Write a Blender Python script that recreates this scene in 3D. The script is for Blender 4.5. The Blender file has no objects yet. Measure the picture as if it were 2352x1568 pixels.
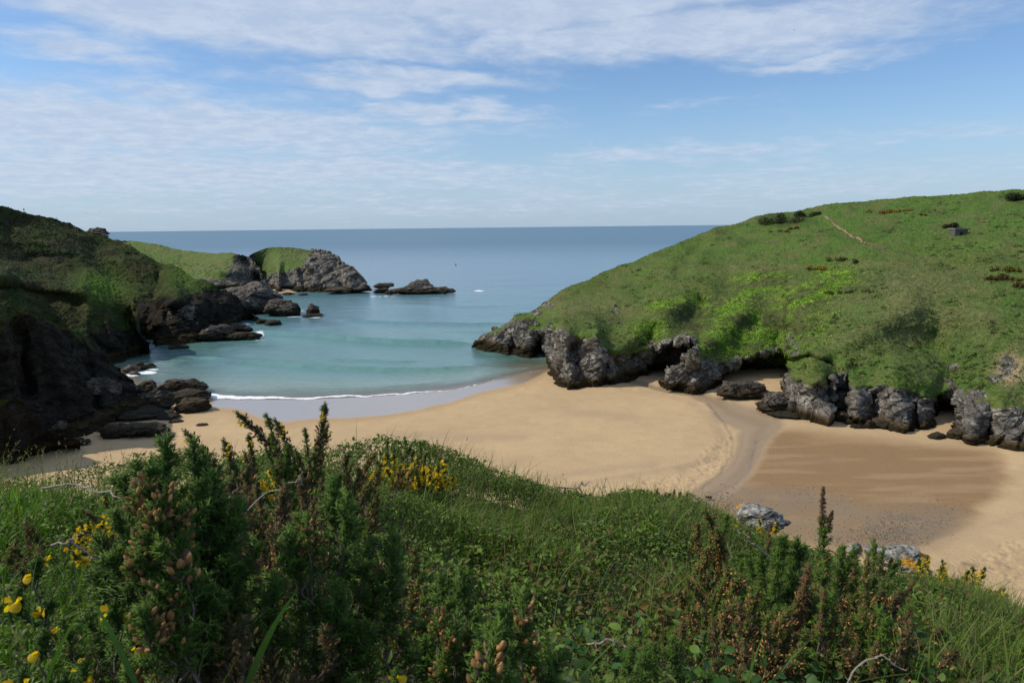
import bpy, bmesh, math, random
import numpy as np
from mathutils import Matrix, Vector
R = math.radians
C = bpy.context.scene.collection
rng = np.random.default_rng(7)

# ------------------------------------------------------------------ camera, sky, sun, exposure
H = 40.0                       # eye height above the sea (m)
PITCH, ROLL, F = 9.5, -0.64, 1568.0
cam_d = bpy.data.cameras.new('camera'); cam = bpy.data.objects.new('camera', cam_d); C.objects.link(cam)
cam_d.sensor_width = 36; cam_d.lens = 24; cam_d.clip_start = 0.05; cam_d.clip_end = 100000
MR = Matrix.Rotation(R(90 - PITCH), 3, 'X') @ Matrix.Rotation(R(ROLL), 3, 'Z')
cam.matrix_world = Matrix.Translation((0, 0, H)) @ MR.to_4x4()
cam_d.dof.use_dof = True; cam_d.dof.focus_distance = 9.0; cam_d.dof.aperture_fstop = 14
bpy.context.scene.camera = cam
MRn = np.array(MR)
SUN_EL, SUN_AZ = 44.0, -93.0    # azimuth from +Y, negative = to the left
sc = bpy.context.scene
sc.view_settings.view_transform = 'Standard'; sc.view_settings.look = 'None'
sc.view_settings.exposure = -0.2; sc.view_settings.gamma = 1.0
sc.cycles.max_bounces = 6; sc.cycles.diffuse_bounces = 3; sc.cycles.transparent_max_bounces = 8
sd = bpy.data.lights.new('sun', 'SUN'); so = bpy.data.objects.new('sun', sd); C.objects.link(so)
sd.energy = 4.4; sd.angle = R(0.53); sd.color = (1.0, 0.90, 0.74)
sv = Vector((math.sin(R(SUN_AZ)) * math.cos(R(SUN_EL)), math.cos(R(SUN_AZ)) * math.cos(R(SUN_EL)), math.sin(R(SUN_EL))))
so.rotation_euler = sv.to_track_quat('Z', 'Y').to_euler()


def ray(px, py):
    """world direction(s) through photo position (2352 x 1568 units), scaled so that y == 1"""
    px, py = np.broadcast_arrays(np.asarray(px, float), np.asarray(py, float))
    d = np.stack([(px - 1176) / F, (784 - py) / F, -np.ones_like(px)], -1) @ MRn.T
    return d / d[..., 1:2]


def PT(px, py, D):
    d = ray(px, py); D = np.asarray(D, float)
    return d * D[..., None] + np.array([0, 0, H])


class NT:
    """tiny node-tree writer"""
    def __init__(s, tree):
        s.t = tree; s.n = tree.nodes; s.l = tree.links; s.n.clear()
    def node(s, kind, **kw):
        n = s.n.new(kind)
        for k, v in kw.items():
            if k.startswith('i_'):
                key = k[2:]; key = int(key) if key.isdigit() else key.replace('_', ' ')
                s.put(n.inputs[key], v)
            else: setattr(n, k, v)
        return n
    def put(s, sock, v):
        if isinstance(v, bpy.types.NodeSocket): s.l.new(v, sock)
        elif isinstance(v, (tuple, list)) and len(v) == 3 and sock.type == 'RGBA': sock.default_value = (*v, 1)
        else: sock.default_value = v
    def m(s, op, a, b=0.0, c=0.0, clamp=False):
        n = s.n.new('ShaderNodeMath'); n.operation = op; n.use_clamp = clamp
        s.put(n.inputs[0], a); s.put(n.inputs[1], b); s.put(n.inputs[2], c)
        return n.outputs[0]
    def mix(s, f, a, b, mode='MIX'):
        n = s.n.new('ShaderNodeMix'); n.data_type = 'RGBA'; n.blend_type = mode
        s.put(n.inputs[0], f); s.put(n.inputs[6], a); s.put(n.inputs[7], b)
        return n.outputs[2]
    def ramp(s, f, *stops):
        n = s.n.new('ShaderNodeValToRGB'); e = n.color_ramp.elements
        for i, (p, c) in enumerate(stops):
            el = e[i] if i < 2 else e.new(p)
            el.position = p; el.color = (*c, 1) if isinstance(c, tuple) else (c, c, c, 1)
        s.put(n.inputs[0], f); return n.outputs[0]
    def smooth(s, x, a, b):
        n = s.n.new('ShaderNodeMapRange'); n.interpolation_type = 'SMOOTHSTEP'
        s.put(n.inputs[0], x); n.inputs[1].default_value = a; n.inputs[2].default_value = b
        return n.outputs[0]
    def noise(s, vec, scale, detail=5, rough=0.55, dist=0.0):
        n = s.node('ShaderNodeTexNoise', i_Scale=scale, i_Detail=detail, i_Roughness=rough, i_Distortion=dist)
        s.put(n.inputs['Vector'], vec); return n.outputs[0]
    def vmul(s, vec, v):
        n = s.n.new('ShaderNodeVectorMath'); n.operation = 'MULTIPLY'
        s.put(n.inputs[0], vec); n.inputs[1].default_value = v; return n.outputs[0]


# ---- world: physical sky with a layer of broken thin cloud
w = bpy.data.worlds.new('World'); sc.world = w; w.use_nodes = True
t = NT(w.node_tree)
sky = t.node('ShaderNodeTexSky', sky_type='NISHITA', sun_disc=False, sun_elevation=R(SUN_EL), sun_rotation=R(SUN_AZ))
sky.air_density = 1.0; sky.dust_density = 0.5; sky.ozone_density = 2.0
geo = t.node('ShaderNodeTexCoord')
sep = t.node('ShaderNodeSeparateXYZ'); t.l.new(geo.outputs['Generated'], sep.inputs[0])
dx, dy, dz = sep.outputs
az = t.m('ARCTAN2', dx, dy)
el = t.m('ARCSINE', dz)
zc = t.m('ADD', t.m('MAXIMUM', dz, 0.0), 0.09)
pl = t.node('ShaderNodeCombineXYZ'); t.put(pl.inputs[0], t.m('DIVIDE', dx, zc)); t.put(pl.inputs[1], t.m('DIVIDE', dy, zc))
n_big = t.noise(pl.outputs[0], 1.1, 8, 0.6, 0.5)
n_fine = t.noise(t.vmul(pl.outputs[0], (1.0, 1.0, 1.0)), 5.5, 9, 0.68, 0.3)
n_warp = t.noise(pl.outputs[0], 2.3, 3, 0.5)
azw = t.m('ADD', az, t.m('MULTIPLY', t.m('SUBTRACT', n_big, 0.5), 0.22))
elw = t.m('ADD', el, t.m('MULTIPLY', t.m('SUBTRACT', n_warp, 0.5), 0.06))
CLOUDS = [  # px, py, rx, ry, weight: where the banks stand
    (520, 25, 560, 62, 1.0), (1200, 0, 700, 66, 0.95), (1560, 82, 500, 52, 0.95), (880, 105, 280, 48, 0.6),
    (950, 185, 280, 26, 0.75), (330, 285, 700, 66, 0.85), (1000, 262, 250, 22, 0.75), (1880, 140, 200, 14, 0.5),
    (150, 390, 700, 60, 0.75), (800, 400, 560, 50, 0.6), (1620, 350, 420, 28, 0.45), (1750, 420, 900, 40, 0.35),
    (1000, 470, 1200, 30, 0.35), (2200, 300, 300, 20, 0.25), (1600, 235, 110, 12, 0.3), (260, 135, 160, 10, 0.35), (180, 95, 170, 18, 0.5)]
field = None
for cx, cy, rx, ry, wt in CLOUDS:
    d0 = ray(cx, cy); n0 = d0 / np.linalg.norm(d0)
    a0, e0 = math.atan2(n0[0], n0[1]), math.asin(n0[2])
    u = t.m('DIVIDE', t.m('SUBTRACT', azw, a0), rx / F); v = t.m('DIVIDE', t.m('SUBTRACT', elw, e0), ry / F)
    q = t.m('ADD', t.m('MULTIPLY', u, u), t.m('MULTIPLY', v, v))
    g = t.m('MULTIPLY', t.m('POWER', 2.718, t.m('MULTIPLY', q, -1.2)), wt)
    field = g if field is None else t.m('MAXIMUM', field, g)
hi = t.smooth(el, 0.28, 0.6)                       # broken cloud overhead, out of the picture
field = t.m('MAXIMUM', field, t.m('MULTIPLY', hi, 0.45))
tex = t.m('ADD', t.m('ADD', t.m('MULTIPLY', n_big, 0.9), t.m('MULTIPLY', n_fine, 0.36)), 0.195)
cov = t.smooth(t.m('ADD', t.m('MULTIPLY', field, 0.75), tex), 0.84, 1.34)
veil = t.m('MULTIPLY', t.smooth(t.m('ADD', field, t.m('MULTIPLY', t.m('SUBTRACT', n_big, 0.5), 0.6)), 0.05, 0.75), 0.74)
thick = t.m('MAXIMUM', t.m('MULTIPLY', cov, 0.86), veil)
low = t.smooth(el, 0.20, 0.0)
cloud_col = t.mix(t.smooth(n_fine, 0.35, 0.68), (5.2, 6.3, 8.1), (6.5, 7.4, 8.8))
base_sky = t.mix(t.m('MULTIPLY', low, 0.75), t.mix(1.0, sky.outputs[0], (1.06, 1.25, 1.46), 'MULTIPLY'), (4.2, 5.7, 7.6))
col = t.mix(thick, base_sky, cloud_col)
bg = t.node('ShaderNodeBackground', i_Color=col, i_Strength=0.108)
wo = t.node('ShaderNodeOutputWorld'); t.l.new(bg.outputs[0], wo.inputs[0])


# ------------------------------------------------------------------ numpy helpers
def _h(ix, iy, iz, s):
    n = (ix.astype(np.int64) * 73856093) ^ (iy.astype(np.int64) * 19349663) ^ (iz.astype(np.int64) * 83492791) ^ (s * 2654435)
    n = (n ^ (n >> 13)) * 1274126177 & 0xffffffff
    n = (n ^ (n >> 16)) * 2246822519 & 0xffffffff
    return ((n ^ (n >> 15)) & 0xffffff) / float(0xffffff)


def vnoise(p, seed=0):
    i = np.floor(p).astype(np.int64); f = p - i; u = f * f * f * (f * (f * 6 - 15) + 10)
    x, y, z = i[..., 0], i[..., 1], i[..., 2]; ux, uy, uz = u[..., 0], u[..., 1], u[..., 2]
    def L(a, b, k): return a + (b - a) * k
    c = [_h(x + a, y + b, z + d, seed) for a in (0, 1) for b in (0, 1) for d in (0, 1)]
    return L(L(L(c[0], c[1], uz), L(c[2], c[3], uz), uy), L(L(c[4], c[5], uz), L(c[6], c[7], uz), uy), ux) * 2 - 1


def fbm(p, scale, octs=4, seed=0, gain=0.5):
    p = np.asarray(p) / scale; a, s = 1.0, 0.0
    for k in range(octs):
        s = s + a * vnoise(p + k * 17.3, seed + k); p = p * 2.03; a *= gain
    return s


def ridged(p, scale, octs=4, seed=0, gain=0.5):
    p = np.asarray(p) / scale; a, s = 1.0, 0.0
    for k in range(octs):
        s = s + a * (1 - 2 * np.abs(vnoise(p + k * 9.1, seed + k))); p = p * 2.07; a *= gain
    return s


def cells(p, scale, seed=0):
    """rounded puffs: 1 at a cell's middle, 0 at its edge; and the cell's random number"""
    p = np.asarray(p) / scale; i = np.floor(p).astype(np.int64); best = np.full(p.shape[:-1], 9.0); idn = np.zeros_like(best)
    for a in (-1, 0, 1):
        for b in (-1, 0, 1):
            for c in (-1, 0, 1):
                x, y, z = i[..., 0] + a, i[..., 1] + b, i[..., 2] + c
                d = ((x + _h(x, y, z, seed) - p[..., 0]) ** 2 + (y + _h(x, y, z, seed + 1) - p[..., 1]) ** 2 + (z + _h(x, y, z, seed + 2) - p[..., 2]) ** 2)
                m = d < best; best = np.where(m, d, best); idn = np.where(m, _h(x, y, z, seed + 3), idn)
    return np.sqrt(np.clip(1 - best, 0, 1)), idn


def facet(p, scale, seed=0):
    """blocky rock: every cell is a tilted plane of its own, about -1..1"""
    p = np.asarray(p) / scale; i = np.floor(p).astype(np.int64); best = np.full(p.shape[:-1], 9.0); out = np.zeros_like(best)
    for a in (-1, 0, 1):
        for b in (-1, 0, 1):
            for c in (-1, 0, 1):
                x, y, z = i[..., 0] + a, i[..., 1] + b, i[..., 2] + c
                ox, oy, oz = (x + _h(x, y, z, seed) - p[..., 0]), (y + _h(x, y, z, seed + 1) - p[..., 1]), (z + _h(x, y, z, seed + 2) - p[..., 2])
                d = ox * ox + oy * oy + oz * oz; m = d < best; best = np.where(m, d, best)
                v = (_h(x, y, z, seed + 3) - .5) * 1.1 + ox * (_h(x, y, z, seed + 4) - .5) * 2.2 + oy * (_h(x, y, z, seed + 5) - .5) * 2.2 + oz * (_h(x, y, z, seed + 6) - .5) * 2.2
                out = np.where(m, v, out)
    return out


def sstep(x, a, b):
    q = np.clip((x - a) / (b - a), 0, 1); return q * q * (3 - 2 * q)


def segd(px, py, x0, y0, x1, y1, ys=1.0):
    dx_, dy_ = x1 - x0, (y1 - y0) * ys
    q = np.clip(((px - x0) * dx_ + (py - y0) * ys * dy_) / (dx_ * dx_ + dy_ * dy_ + 1e-9), 0, 1)
    return np.hypot(px - x0 - q * dx_, (py - y0) * ys - q * dy_)


def polyd(px, py, pts, ys=1.0):
    """signed distance to a polygon, negative inside"""
    d = np.full(np.shape(px), 1e9); ins = np.zeros(np.shape(px), bool); n = len(pts)
    for k in range(n):
        (x0, y0), (x1, y1) = pts[k], pts[(k + 1) % n]
        d = np.minimum(d, segd(px, py, x0, y0, x1, y1, ys))
        if y0 != y1:
            ins ^= ((y0 > py) != (y1 > py)) & (px < (x1 - x0) * (py - y0) / (y1 - y0) + x0)
    return np.where(ins, -d, d)


def mk(name, V, Fs, mat, parent=None, col=None, attrs=None, smooth=True):
    """one mesh object from a vertex array and a list of face arrays"""
    me = bpy.data.meshes.new(name); V = np.asarray(V, np.float32).reshape(-1, 3)
    if isinstance(Fs, np.ndarray): Fs = [Fs]
    Fs = [f for f in Fs if len(f)]
    me.vertices.add(len(V)); me.vertices.foreach_set('co', V.ravel())
    idx = np.concatenate([f.ravel() for f in Fs]).astype(np.int32)
    tot = np.concatenate([np.full(len(f), f.shape[1]) for f in Fs]).astype(np.int32)
    st = np.concatenate([[0], np.cumsum(tot)[:-1]]).astype(np.int32)
    me.loops.add(len(idx)); me.loops.foreach_set('vertex_index', idx)
    me.polygons.add(len(tot)); me.polygons.foreach_set('loop_start', st); me.polygons.foreach_set('loop_total', tot)
    me.polygons.foreach_set('use_smooth', np.full(len(tot), smooth, bool))
    me.update(calc_edges=True)
    if col is not None:
        a = me.color_attributes.new('Col', 'FLOAT_COLOR', 'POINT')
        c4 = np.ones((len(V), 4), np.float32); c4[:, :3] = np.asarray(col).reshape(-1, 3); a.data.foreach_set('color', c4.ravel())
    for k, v in (attrs or {}).items():
        a = me.attributes.new(k, 'FLOAT', 'POINT'); a.data.foreach_set('value', np.asarray(v, np.float32).ravel())
    me.materials.append(mat)
    o = bpy.data.objects.new(name, me); C.objects.link(o)
    if parent: o.parent = parent
    return o


def tag(o, label=None, cat=None, group=None, kind=None):
    if label: o['label'] = label
    if cat: o['category'] = cat
    if group: o['group'] = group
    if kind: o['kind'] = kind
    return o


def empty(name, loc, label, cat, group=None):
    o = bpy.data.objects.new(name, None); C.objects.link(o); o.location = loc; o.empty_display_size = 0.2
    return tag(o, label, cat, group)


def gridfaces(nu, nv):
    i = np.arange(nu * nv).reshape(nu, nv)
    return np.stack([i[:-1, :-1], i[1:, :-1], i[1:, 1:], i[:-1, 1:]], -1).reshape(-1, 4)


def gnormals(P):
    a = np.gradient(P, axis=0); b = np.gradient(P, axis=1); n = np.cross(a, b)
    return n / (np.linalg.norm(n, axis=-1, keepdims=True) + 1e-9)


def blur(A, k, axis):
    if k < 1: return A
    pad = [(0, 0)] * A.ndim; pad[axis] = (k, k)
    c = np.cumsum(np.pad(A, pad, 'edge'), axis=axis); n = A.shape[axis]
    z = np.zeros_like(np.take(c, [0], axis)); c = np.concatenate([z, c], axis)
    return (np.take(c, range(2 * k + 1, 2 * k + 1 + n), axis) - np.take(c, range(0, n), axis)) / (2 * k + 1)


# ------------------------------------------------------------------ materials
def mat(name):
    m = bpy.data.materials.new(name); m.use_nodes = True; return m, NT(m.node_tree)


def finish(t, sh):
    o = t.node('ShaderNodeOutputMaterial'); t.l.new(sh, o.inputs[0])


def attr(t, name, colour=False):
    n = t.node('ShaderNodeAttribute', attribute_name=name); return n.outputs[0] if colour else n.outputs[2]


def rock_nodes(t, pos, base=(0.16, 0.15, 0.145), pale=(0.36, 0.34, 0.31), dark=(0.045, 0.042, 0.04), weed=True):
    st = t.node('ShaderNodeMapping', vector_type='TEXTURE'); t.put(st.inputs[0], pos)
    st.inputs['Rotation'].default_value = (0.5, 0.45, 0.3); st.inputs['Scale'].default_value = (2.2, 1.8, 0.8)
    n1 = t.noise(pos, 0.35, 9, 0.65, 0.4); n2 = t.noise(st.outputs[0], 0.9, 8, 0.7, 0.8); n3 = t.noise(pos, 2.2, 8, 0.7)
    c = t.ramp(t.m('ADD', t.m('MULTIPLY', n1, 0.5), t.m('MULTIPLY', n2, 0.5)), (0.36, dark), (0.5, base), (0.62, pale))
    c = t.mix(t.smooth(n3, 0.56, 0.72), c, tuple(0.6 * x + 0.4 * y for x, y in zip(base, pale)))
    c = t.mix(t.smooth(n3, 0.47, 0.36), c, dark)
    vo = t.node('ShaderNodeTexVoronoi', feature='DISTANCE_TO_EDGE', i_Scale=0.55, i_Randomness=1.0); t.put(vo.inputs['Vector'], t.mix(0.12, st.outputs[0], n3, 'LINEAR_LIGHT'))
    crack = t.smooth(vo.outputs[0], 0.05, 0.0)
    c = t.mix(t.m('MULTIPLY', crack, 0.7), c, (0.02, 0.019, 0.018))
    h = t.m('ADD', t.m('ADD', t.m('MULTIPLY', n2, 0.55), t.m('MULTIPLY', n3, 0.45)), t.m('MULTIPLY', crack, -0.35))
    if weed:                                   # black-brown band of weed up to the tide line
        sp = t.node('ShaderNodeSeparateXYZ'); t.put(sp.inputs[0], pos)
        zl = t.m('ADD', sp.outputs[2], t.m('MULTIPLY', t.m('SUBTRACT', n1, 0.5), -2.5))
        wd = t.smooth(zl, 3.8, 2.3)
        c = t.mix(wd, c, t.mix(n3, (0.008, 0.007, 0.004), (0.035, 0.027, 0.012)))
        edge = t.m('MULTIPLY', t.m('MULTIPLY', wd, t.smooth(zl, 2.0, 3.0)), 0.6)
        c = t.mix(edge, c, (0.09, 0.055, 0.02))
        lowg = t.m('MULTIPLY', t.smooth(zl, 0.9, 0.3), t.smooth(n3, 0.5, 0.6))
        c = t.mix(t.m('MULTIPLY', lowg, 0.5), c, (0.06, 0.09, 0.015))
    return c, h


def rock_material(name, weed=True, **kw):
    m, t = mat(name); g = t.node('ShaderNodeNewGeometry')
    c, h = rock_nodes(t, g.outputs['Position'], weed=weed, **kw)
    bp = t.node('ShaderNodeBump', i_Strength=0.9, i_Distance=0.5, i_Height=h)
    b = t.node('ShaderNodeBsdfPrincipled', i_Base_Color=c, i_Roughness=0.85, i_Normal=bp.outputs[0])
    b.inputs['Specular IOR Level'].default_value = 0.3
    finish(t, b.outputs[0]); return m


def hill_material(name, **kw):
    """turf coloured by its plants (attribute Col), bare rock where the attribute rock says so"""
    m, t = mat(name); g = t.node('ShaderNodeNewGeometry'); pos = g.outputs['Position']
    c, h = rock_nodes(t, pos, **kw)
    n1 = t.noise(pos, 1.3, 9, 0.75); n2 = t.noise(t.vmul(pos, (1, 1, 2.0)), 4.5, 6, 0.7); n3 = t.noise(pos, 0.16, 5, 0.6)
    gcol = attr(t, 'Col', True)
    gr = t.mix(t.smooth(n1, 0.35, 0.68), t.mix(1.0, gcol, (0.58, 0.63, 0.58), 'MULTIPLY'), t.mix(1.0, gcol, (1.32, 1.28, 1.2), 'MULTIPLY'))
    gr = t.mix(t.m('MULTIPLY', t.smooth(n2, 0.54, 0.7), 0.35), gr, t.mix(1.0, gcol, (1.6, 1.35, 1.1), 'MULTIPLY'))
    gr = t.mix(t.m('MULTIPLY', t.smooth(n2, 0.44, 0.32), 0.5), gr, t.mix(1.0, gcol, (0.4, 0.45, 0.42), 'MULTIPLY'))
    gr = t.mix(t.m('MULTIPLY', t.smooth(n3, 0.5, 0.66), 0.3), gr, (0.12, 0.115, 0.05))
    rk = t.smooth(t.m('ADD', attr(t, 'rock'), t.m('MULTIPLY', t.m('SUBTRACT', n1, 0.5), 0.7)), 0.42, 0.58)
    colr = t.mix(rk, gr, c)
    hh = t.m('ADD', t.m('MULTIPLY', rk, t.m('MULTIPLY', h, 0.5)), t.m('MULTIPLY', t.m('SUBTRACT', 1.0, rk), t.m('ADD', t.m('MULTIPLY', n1, 0.3), t.m('MULTIPLY', n2, 0.22))))
    bp = t.node('ShaderNodeBump', i_Strength=0.8, i_Distance=0.7, i_Height=hh)
    b = t.node('ShaderNodeBsdfPrincipled', i_Base_Color=colr, i_Roughness=0.95, i_Normal=bp.outputs[0])
    b.inputs['Specular IOR Level'].default_value = 0.15
    finish(t, b.outputs[0]); return m


def leaf_material(name, rough=0.45, trans=0.25, spec=0.4):
    m, t = mat(name); c = attr(t, 'Col', True); g = t.node('ShaderNodeNewGeometry')
    n = t.noise(g.outputs['Position'], 60.0, 3, 0.6)
    c = t.mix(t.m('MULTIPLY', n, 0.6), c, t.mix(1.0, c, (0.45, 0.5, 0.4), 'MULTIPLY'))
    b = t.node('ShaderNodeBsdfPrincipled', i_Base_Color=c, i_Roughness=rough); b.inputs['Specular IOR Level'].default_value = spec
    tr = t.node('ShaderNodeBsdfTranslucent', i_Color=t.mix(1.0, c, (1.6, 1.9, 0.8), 'MULTIPLY'))
    mx = t.node('ShaderNodeMixShader', i_0=trans, i_1=b.outputs[0], i_2=tr.outputs[0])
    finish(t, mx.outputs[0]); return m


def plain(name, c, rough=0.8, scale=8.0, var=0.5):
    m, t = mat(name); g = t.node('ShaderNodeNewGeometry'); n = t.noise(g.outputs['Position'], scale, 6, 0.65)
    cc = t.mix(n, tuple(x * (1 - var) for x in c), tuple(min(1, x * (1 + var)) for x in c))
    bp = t.node('ShaderNodeBump', i_Strength=0.5, i_Distance=0.02, i_Height=n)
    b = t.node('ShaderNodeBsdfPrincipled', i_Base_Color=cc, i_Roughness=rough, i_Normal=bp.outputs[0]); finish(t, b.outputs[0]); return m


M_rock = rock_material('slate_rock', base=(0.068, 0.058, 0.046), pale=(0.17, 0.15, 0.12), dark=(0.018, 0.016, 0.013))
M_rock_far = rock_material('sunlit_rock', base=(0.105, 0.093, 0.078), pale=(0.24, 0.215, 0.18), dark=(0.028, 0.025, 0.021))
M_rock_brown = rock_material('brown_rock', base=(0.10, 0.075, 0.055), pale=(0.2, 0.15, 0.11), dark=(0.03, 0.024, 0.02), weed=False)
M_hill = hill_material('turf_and_slate', base=(0.125, 0.115, 0.098), pale=(0.36, 0.335, 0.285), dark=(0.035, 0.032, 0.027))
M_hill_left = hill_material('shaded_turf_and_slate', base=(0.018, 0.016, 0.011), pale=(0.04, 0.034, 0.026), dark=(0.007, 0.006, 0.004))  # shade of the left cliffs put into these darker slate colours
M_leaf = leaf_material('leaf', 0.5, 0.28, 0.22); M_grass = leaf_material('grass_blade', 0.5, 0.35, 0.2); M_gorse = leaf_material('gorse_spine', 0.5, 0.22, 0.18)
M_petal = leaf_material('petal', 0.5, 0.35, 0.3); M_pod = leaf_material('seed_pod', 0.55, 0.12, 0.35)
M_twig = plain('twig_bark', (0.16, 0.12, 0.085), 0.8, 90)

# ------------------------------------------------------------------ beach and shoreline
SHORE = [(-400, 790), (250, 862), (330, 890), (420, 905), (453, 910), (491, 917), (640, 918), (755, 915), (843, 911), (930, 905), (1034, 896), (1097, 883), (1160, 868), (1211, 856), (1262, 846), (1330, 800), (1700, 720), (2700, 640)]
_sp = np.array(SHORE, float); _sd = ray(_sp[:, 0], _sp[:, 1]); _sD = -H / _sd[:, 2]; _sX = _sd[:, 0] * _sD


def shoreY(X): return np.interp(X, _sX, _sD)


def gz(X, Y):
    """height of the sand"""
    q = shoreY(X) - Y
    z = np.where(q > 0, np.minimum(q * 0.018, 0.5 + q * 0.006), q * 0.05)
    return np.clip(z, -4, 2.2) * (Y < 300) + np.where(Y >= 300, 1.9 - np.hypot((X + 152) / 18, (Y - 448) / 20) * 2.4, 0).clip(-4, 1.5)


def groundD(px, py):
    d = ray(px, py); D = -H / d[..., 2]
    for _ in range(4): D = -(H - np.maximum(gz(d[..., 0] * D, D), -0.1)) / d[..., 2]
    return D


def lerp3(a, b, k): return a + (np.asarray(b) - a) * k[..., None]


def build_beach():
    pxs = np.concatenate([np.arange(-420, -40, 8.0), np.arange(-40, 2400, 2.4), np.arange(2400, 2760, 8.0)]); pys = np.concatenate([np.arange(800, 1560, 1.5), np.arange(1560, 3600, 60)])
    px, py = np.meshgrid(pxs, pys, indexing='ij')
    # work in a frame where sand rows are level
    D = groundD(px, py); P = PT(px, py, D)
    X, Y = P[..., 0], P[..., 1]; Z = gz(X, Y)
    P[..., 2] = Z + 0.05 * fbm(P * [1, 1, 0], 9, 3, 3) * (Z > 0.1)
    w1 = fbm(P * [1, 1, 0], 12, 4, 5); w2 = fbm(P * [1, 1, 0], 2.2, 4, 9); st = fbm(P * [0.35, 1.6, 0] + 0.0, 3, 4, 21)
    wx = px + 9 * w1; wy = py + 5 * w1 + 2 * w2
    dry = np.array([0.485, 0.350, 0.200]); col = np.ones(px.shape + (3,)) * dry
    col = col * (1 + 0.05 * w1 + 0.04 * w2)[..., None]
    # faint grey sweeps left by the tide on the dry bar
    for (x0, y0, x1, y1, wd) in ((1500, 1070, 1240, 1100, 9), (1200, 1010, 900, 1000, 10), (1560, 1075, 1330, 1118, 4), (1650, 1050, 1560, 1078, 5), (1450, 960, 1300, 945, 8)):
        k = np.exp(-(segd(wx, wy, x0, y0, x1, y1, 2.5) / (wd * 2.5)) ** 2) * 0.38
        col = lerp3(col, [0.33, 0.245, 0.165], k)
    wet = np.zeros(px.shape)
    # sheet of wet sand behind the breaking wave
    q = shoreY(X) - Y
    wl = np.interp(X, [P_[0] for P_ in WETX], [P_[1] for P_ in WETX])
    kw_ = sstep(wl + 1.5 * w1 - q, -1.0, 2.0)
    col = lerp3(col, [0.40, 0.29, 0.165], kw_); wet = np.maximum(wet, kw_)
    damp = sstep(wl + 6 + 2 * w1 - q, -2, 6) * (1 - kw_); col = lerp3(col, [0.40, 0.275, 0.15], damp * 0.75)
    # brown damp flat where the stream spreads
    flat = [(1800, 985), (1880, 990), (1960, 1000), (2080, 1012), (2200, 1022), (2290, 1042), (2318, 1085), (2290, 1140), (2225, 1200), (2140, 1245), (2040, 1272), (1900, 1262), (1700, 1215), (1570, 1165), (1600, 1135), (1690, 1100), (1730, 1040), (1770, 1000)]
    kf = sstep(-polyd(wx + 12 * w2, wy + 6 * w1, flat, 1.6), -34, 40)
    col = lerp3(col, [0.25, 0.150, 0.062], kf * 0.95); wet = np.maximum(wet, kf * 0.6)
    band = sstep(fbm(P * [0.22, 1.3, 0], 3.2, 4, 33), 0.0, 0.7) * kf * sstep(wy, 990, 1030); col = lerp3(col, [0.40, 0.275, 0.155], band * 0.4)
    # grey gritty patch nearer the camera
    grit = [(1590, 1148), (1690, 1105), (1850, 1112), (1990, 1150), (2120, 1165), (2230, 1160), (2240, 1190), (2130, 1248), (2030, 1275), (1890, 1258), (1720, 1210)]
    kg = sstep(-polyd(wx, wy, grit, 1.6), -14, 34) * (0.75 + 0.35 * w2)
    col = lerp3(col, [0.25, 0.18, 0.105], np.clip(kg, 0, 1) * 0.85); wet = np.maximum(wet, np.clip(kg, 0, 1) * 0.3)
    for (cx, cy, rx, ry, a) in ((2090, 1205, 130, 42, 0.8), (1800, 1150, 150, 26, 0.35), (2220, 1293, 26, 7, 0.8)):
        e = np.exp(-(((wx - cx) / rx) ** 2 + ((wy - cy) / ry) ** 2) ** 1.5) * np.clip(0.7 + 0.6 * w2, 0, 1.2)
        col = lerp3(col, [0.20, 0.15, 0.095], np.clip(e, 0, 1) * a)
    # pale rim and the rippled dry sand on the right
    k = np.exp(-(segd(wx, wy, 2352, 1180, 2080, 1262, 2) / 16) ** 2); col = lerp3(col, [0.42, 0.31, 0.19], k * 0.5)
    # stream channel
    ch = [(1440, 872, 5), (1480, 880, 5), (1510, 890, 6), (1560, 898, 6), (1610, 908, 9), (1650, 925, 12), (1680, 945, 24), (1720, 960, 36), (1755, 975, 30), (1735, 1005, 24), (1722, 1040, 20), (1700, 1080, 20), (1660, 1115, 22), (1600, 1150, 24)]
    kc = np.zeros(px.shape); kd = np.zeros(px.shape)
    for a_, b_ in zip(ch[:-1], ch[1:]):
        wd = 0.5 * (a_[2] + b_[2]); d_ = segd(px + 4 * w1, py + 2 * w2, a_[0], a_[1], b_[0], b_[1], 1.7)
        kc = np.maximum(kc, sstep(d_, wd * 1.7 + 5, wd)); kd = np.maximum(kd, np.exp(-(d_ / (wd * 0.55)) ** 2))
    col = lerp3(col, [0.31, 0.225, 0.14], kc * 0.85); col = lerp3(col, [0.25, 0.175, 0.10], kd * 0.6); wet = np.maximum(wet, kc * 0.8)
    P[..., 2] -= 0.22 * kc
    P[..., 2] -= 0.12 * kf
    # thin dark silt lines in the stream bed
    for pts in ([(1628, 925), (1660, 965), (1682, 1005), (1680, 1045), (1655, 1085), (1610, 1120)], [(1772, 990), (1738, 1012), (1730, 1040), (1722, 1070), (1690, 1105), (1640, 1130)]):
        for (a0, b0), (a1, b1) in zip(pts[:-1], pts[1:]):
            k = np.exp(-(segd(px + 3 * w2, py + 2 * w1, a0, b0, a1, b1, 1.6) / 3.2) ** 2) * (0.6 + 0.4 * w2); col = lerp3(col, [0.17, 0.14, 0.11], np.clip(k, 0, 1) * 0.7)
    # bar edge: small step that catches shade
    P[..., 2] += 0.35 * sstep(-polyd(wx, wy, [(700, 985), (900, 960), (1060, 925), (1230, 890), (1470, 890), (1590, 915), (1645, 965), (1662, 1010), (1640, 1055), (1560, 1090), (1330, 1125), (1000, 1140), (500, 1100), (300, 1050), (450, 980)], 2), -8, 30)
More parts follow.
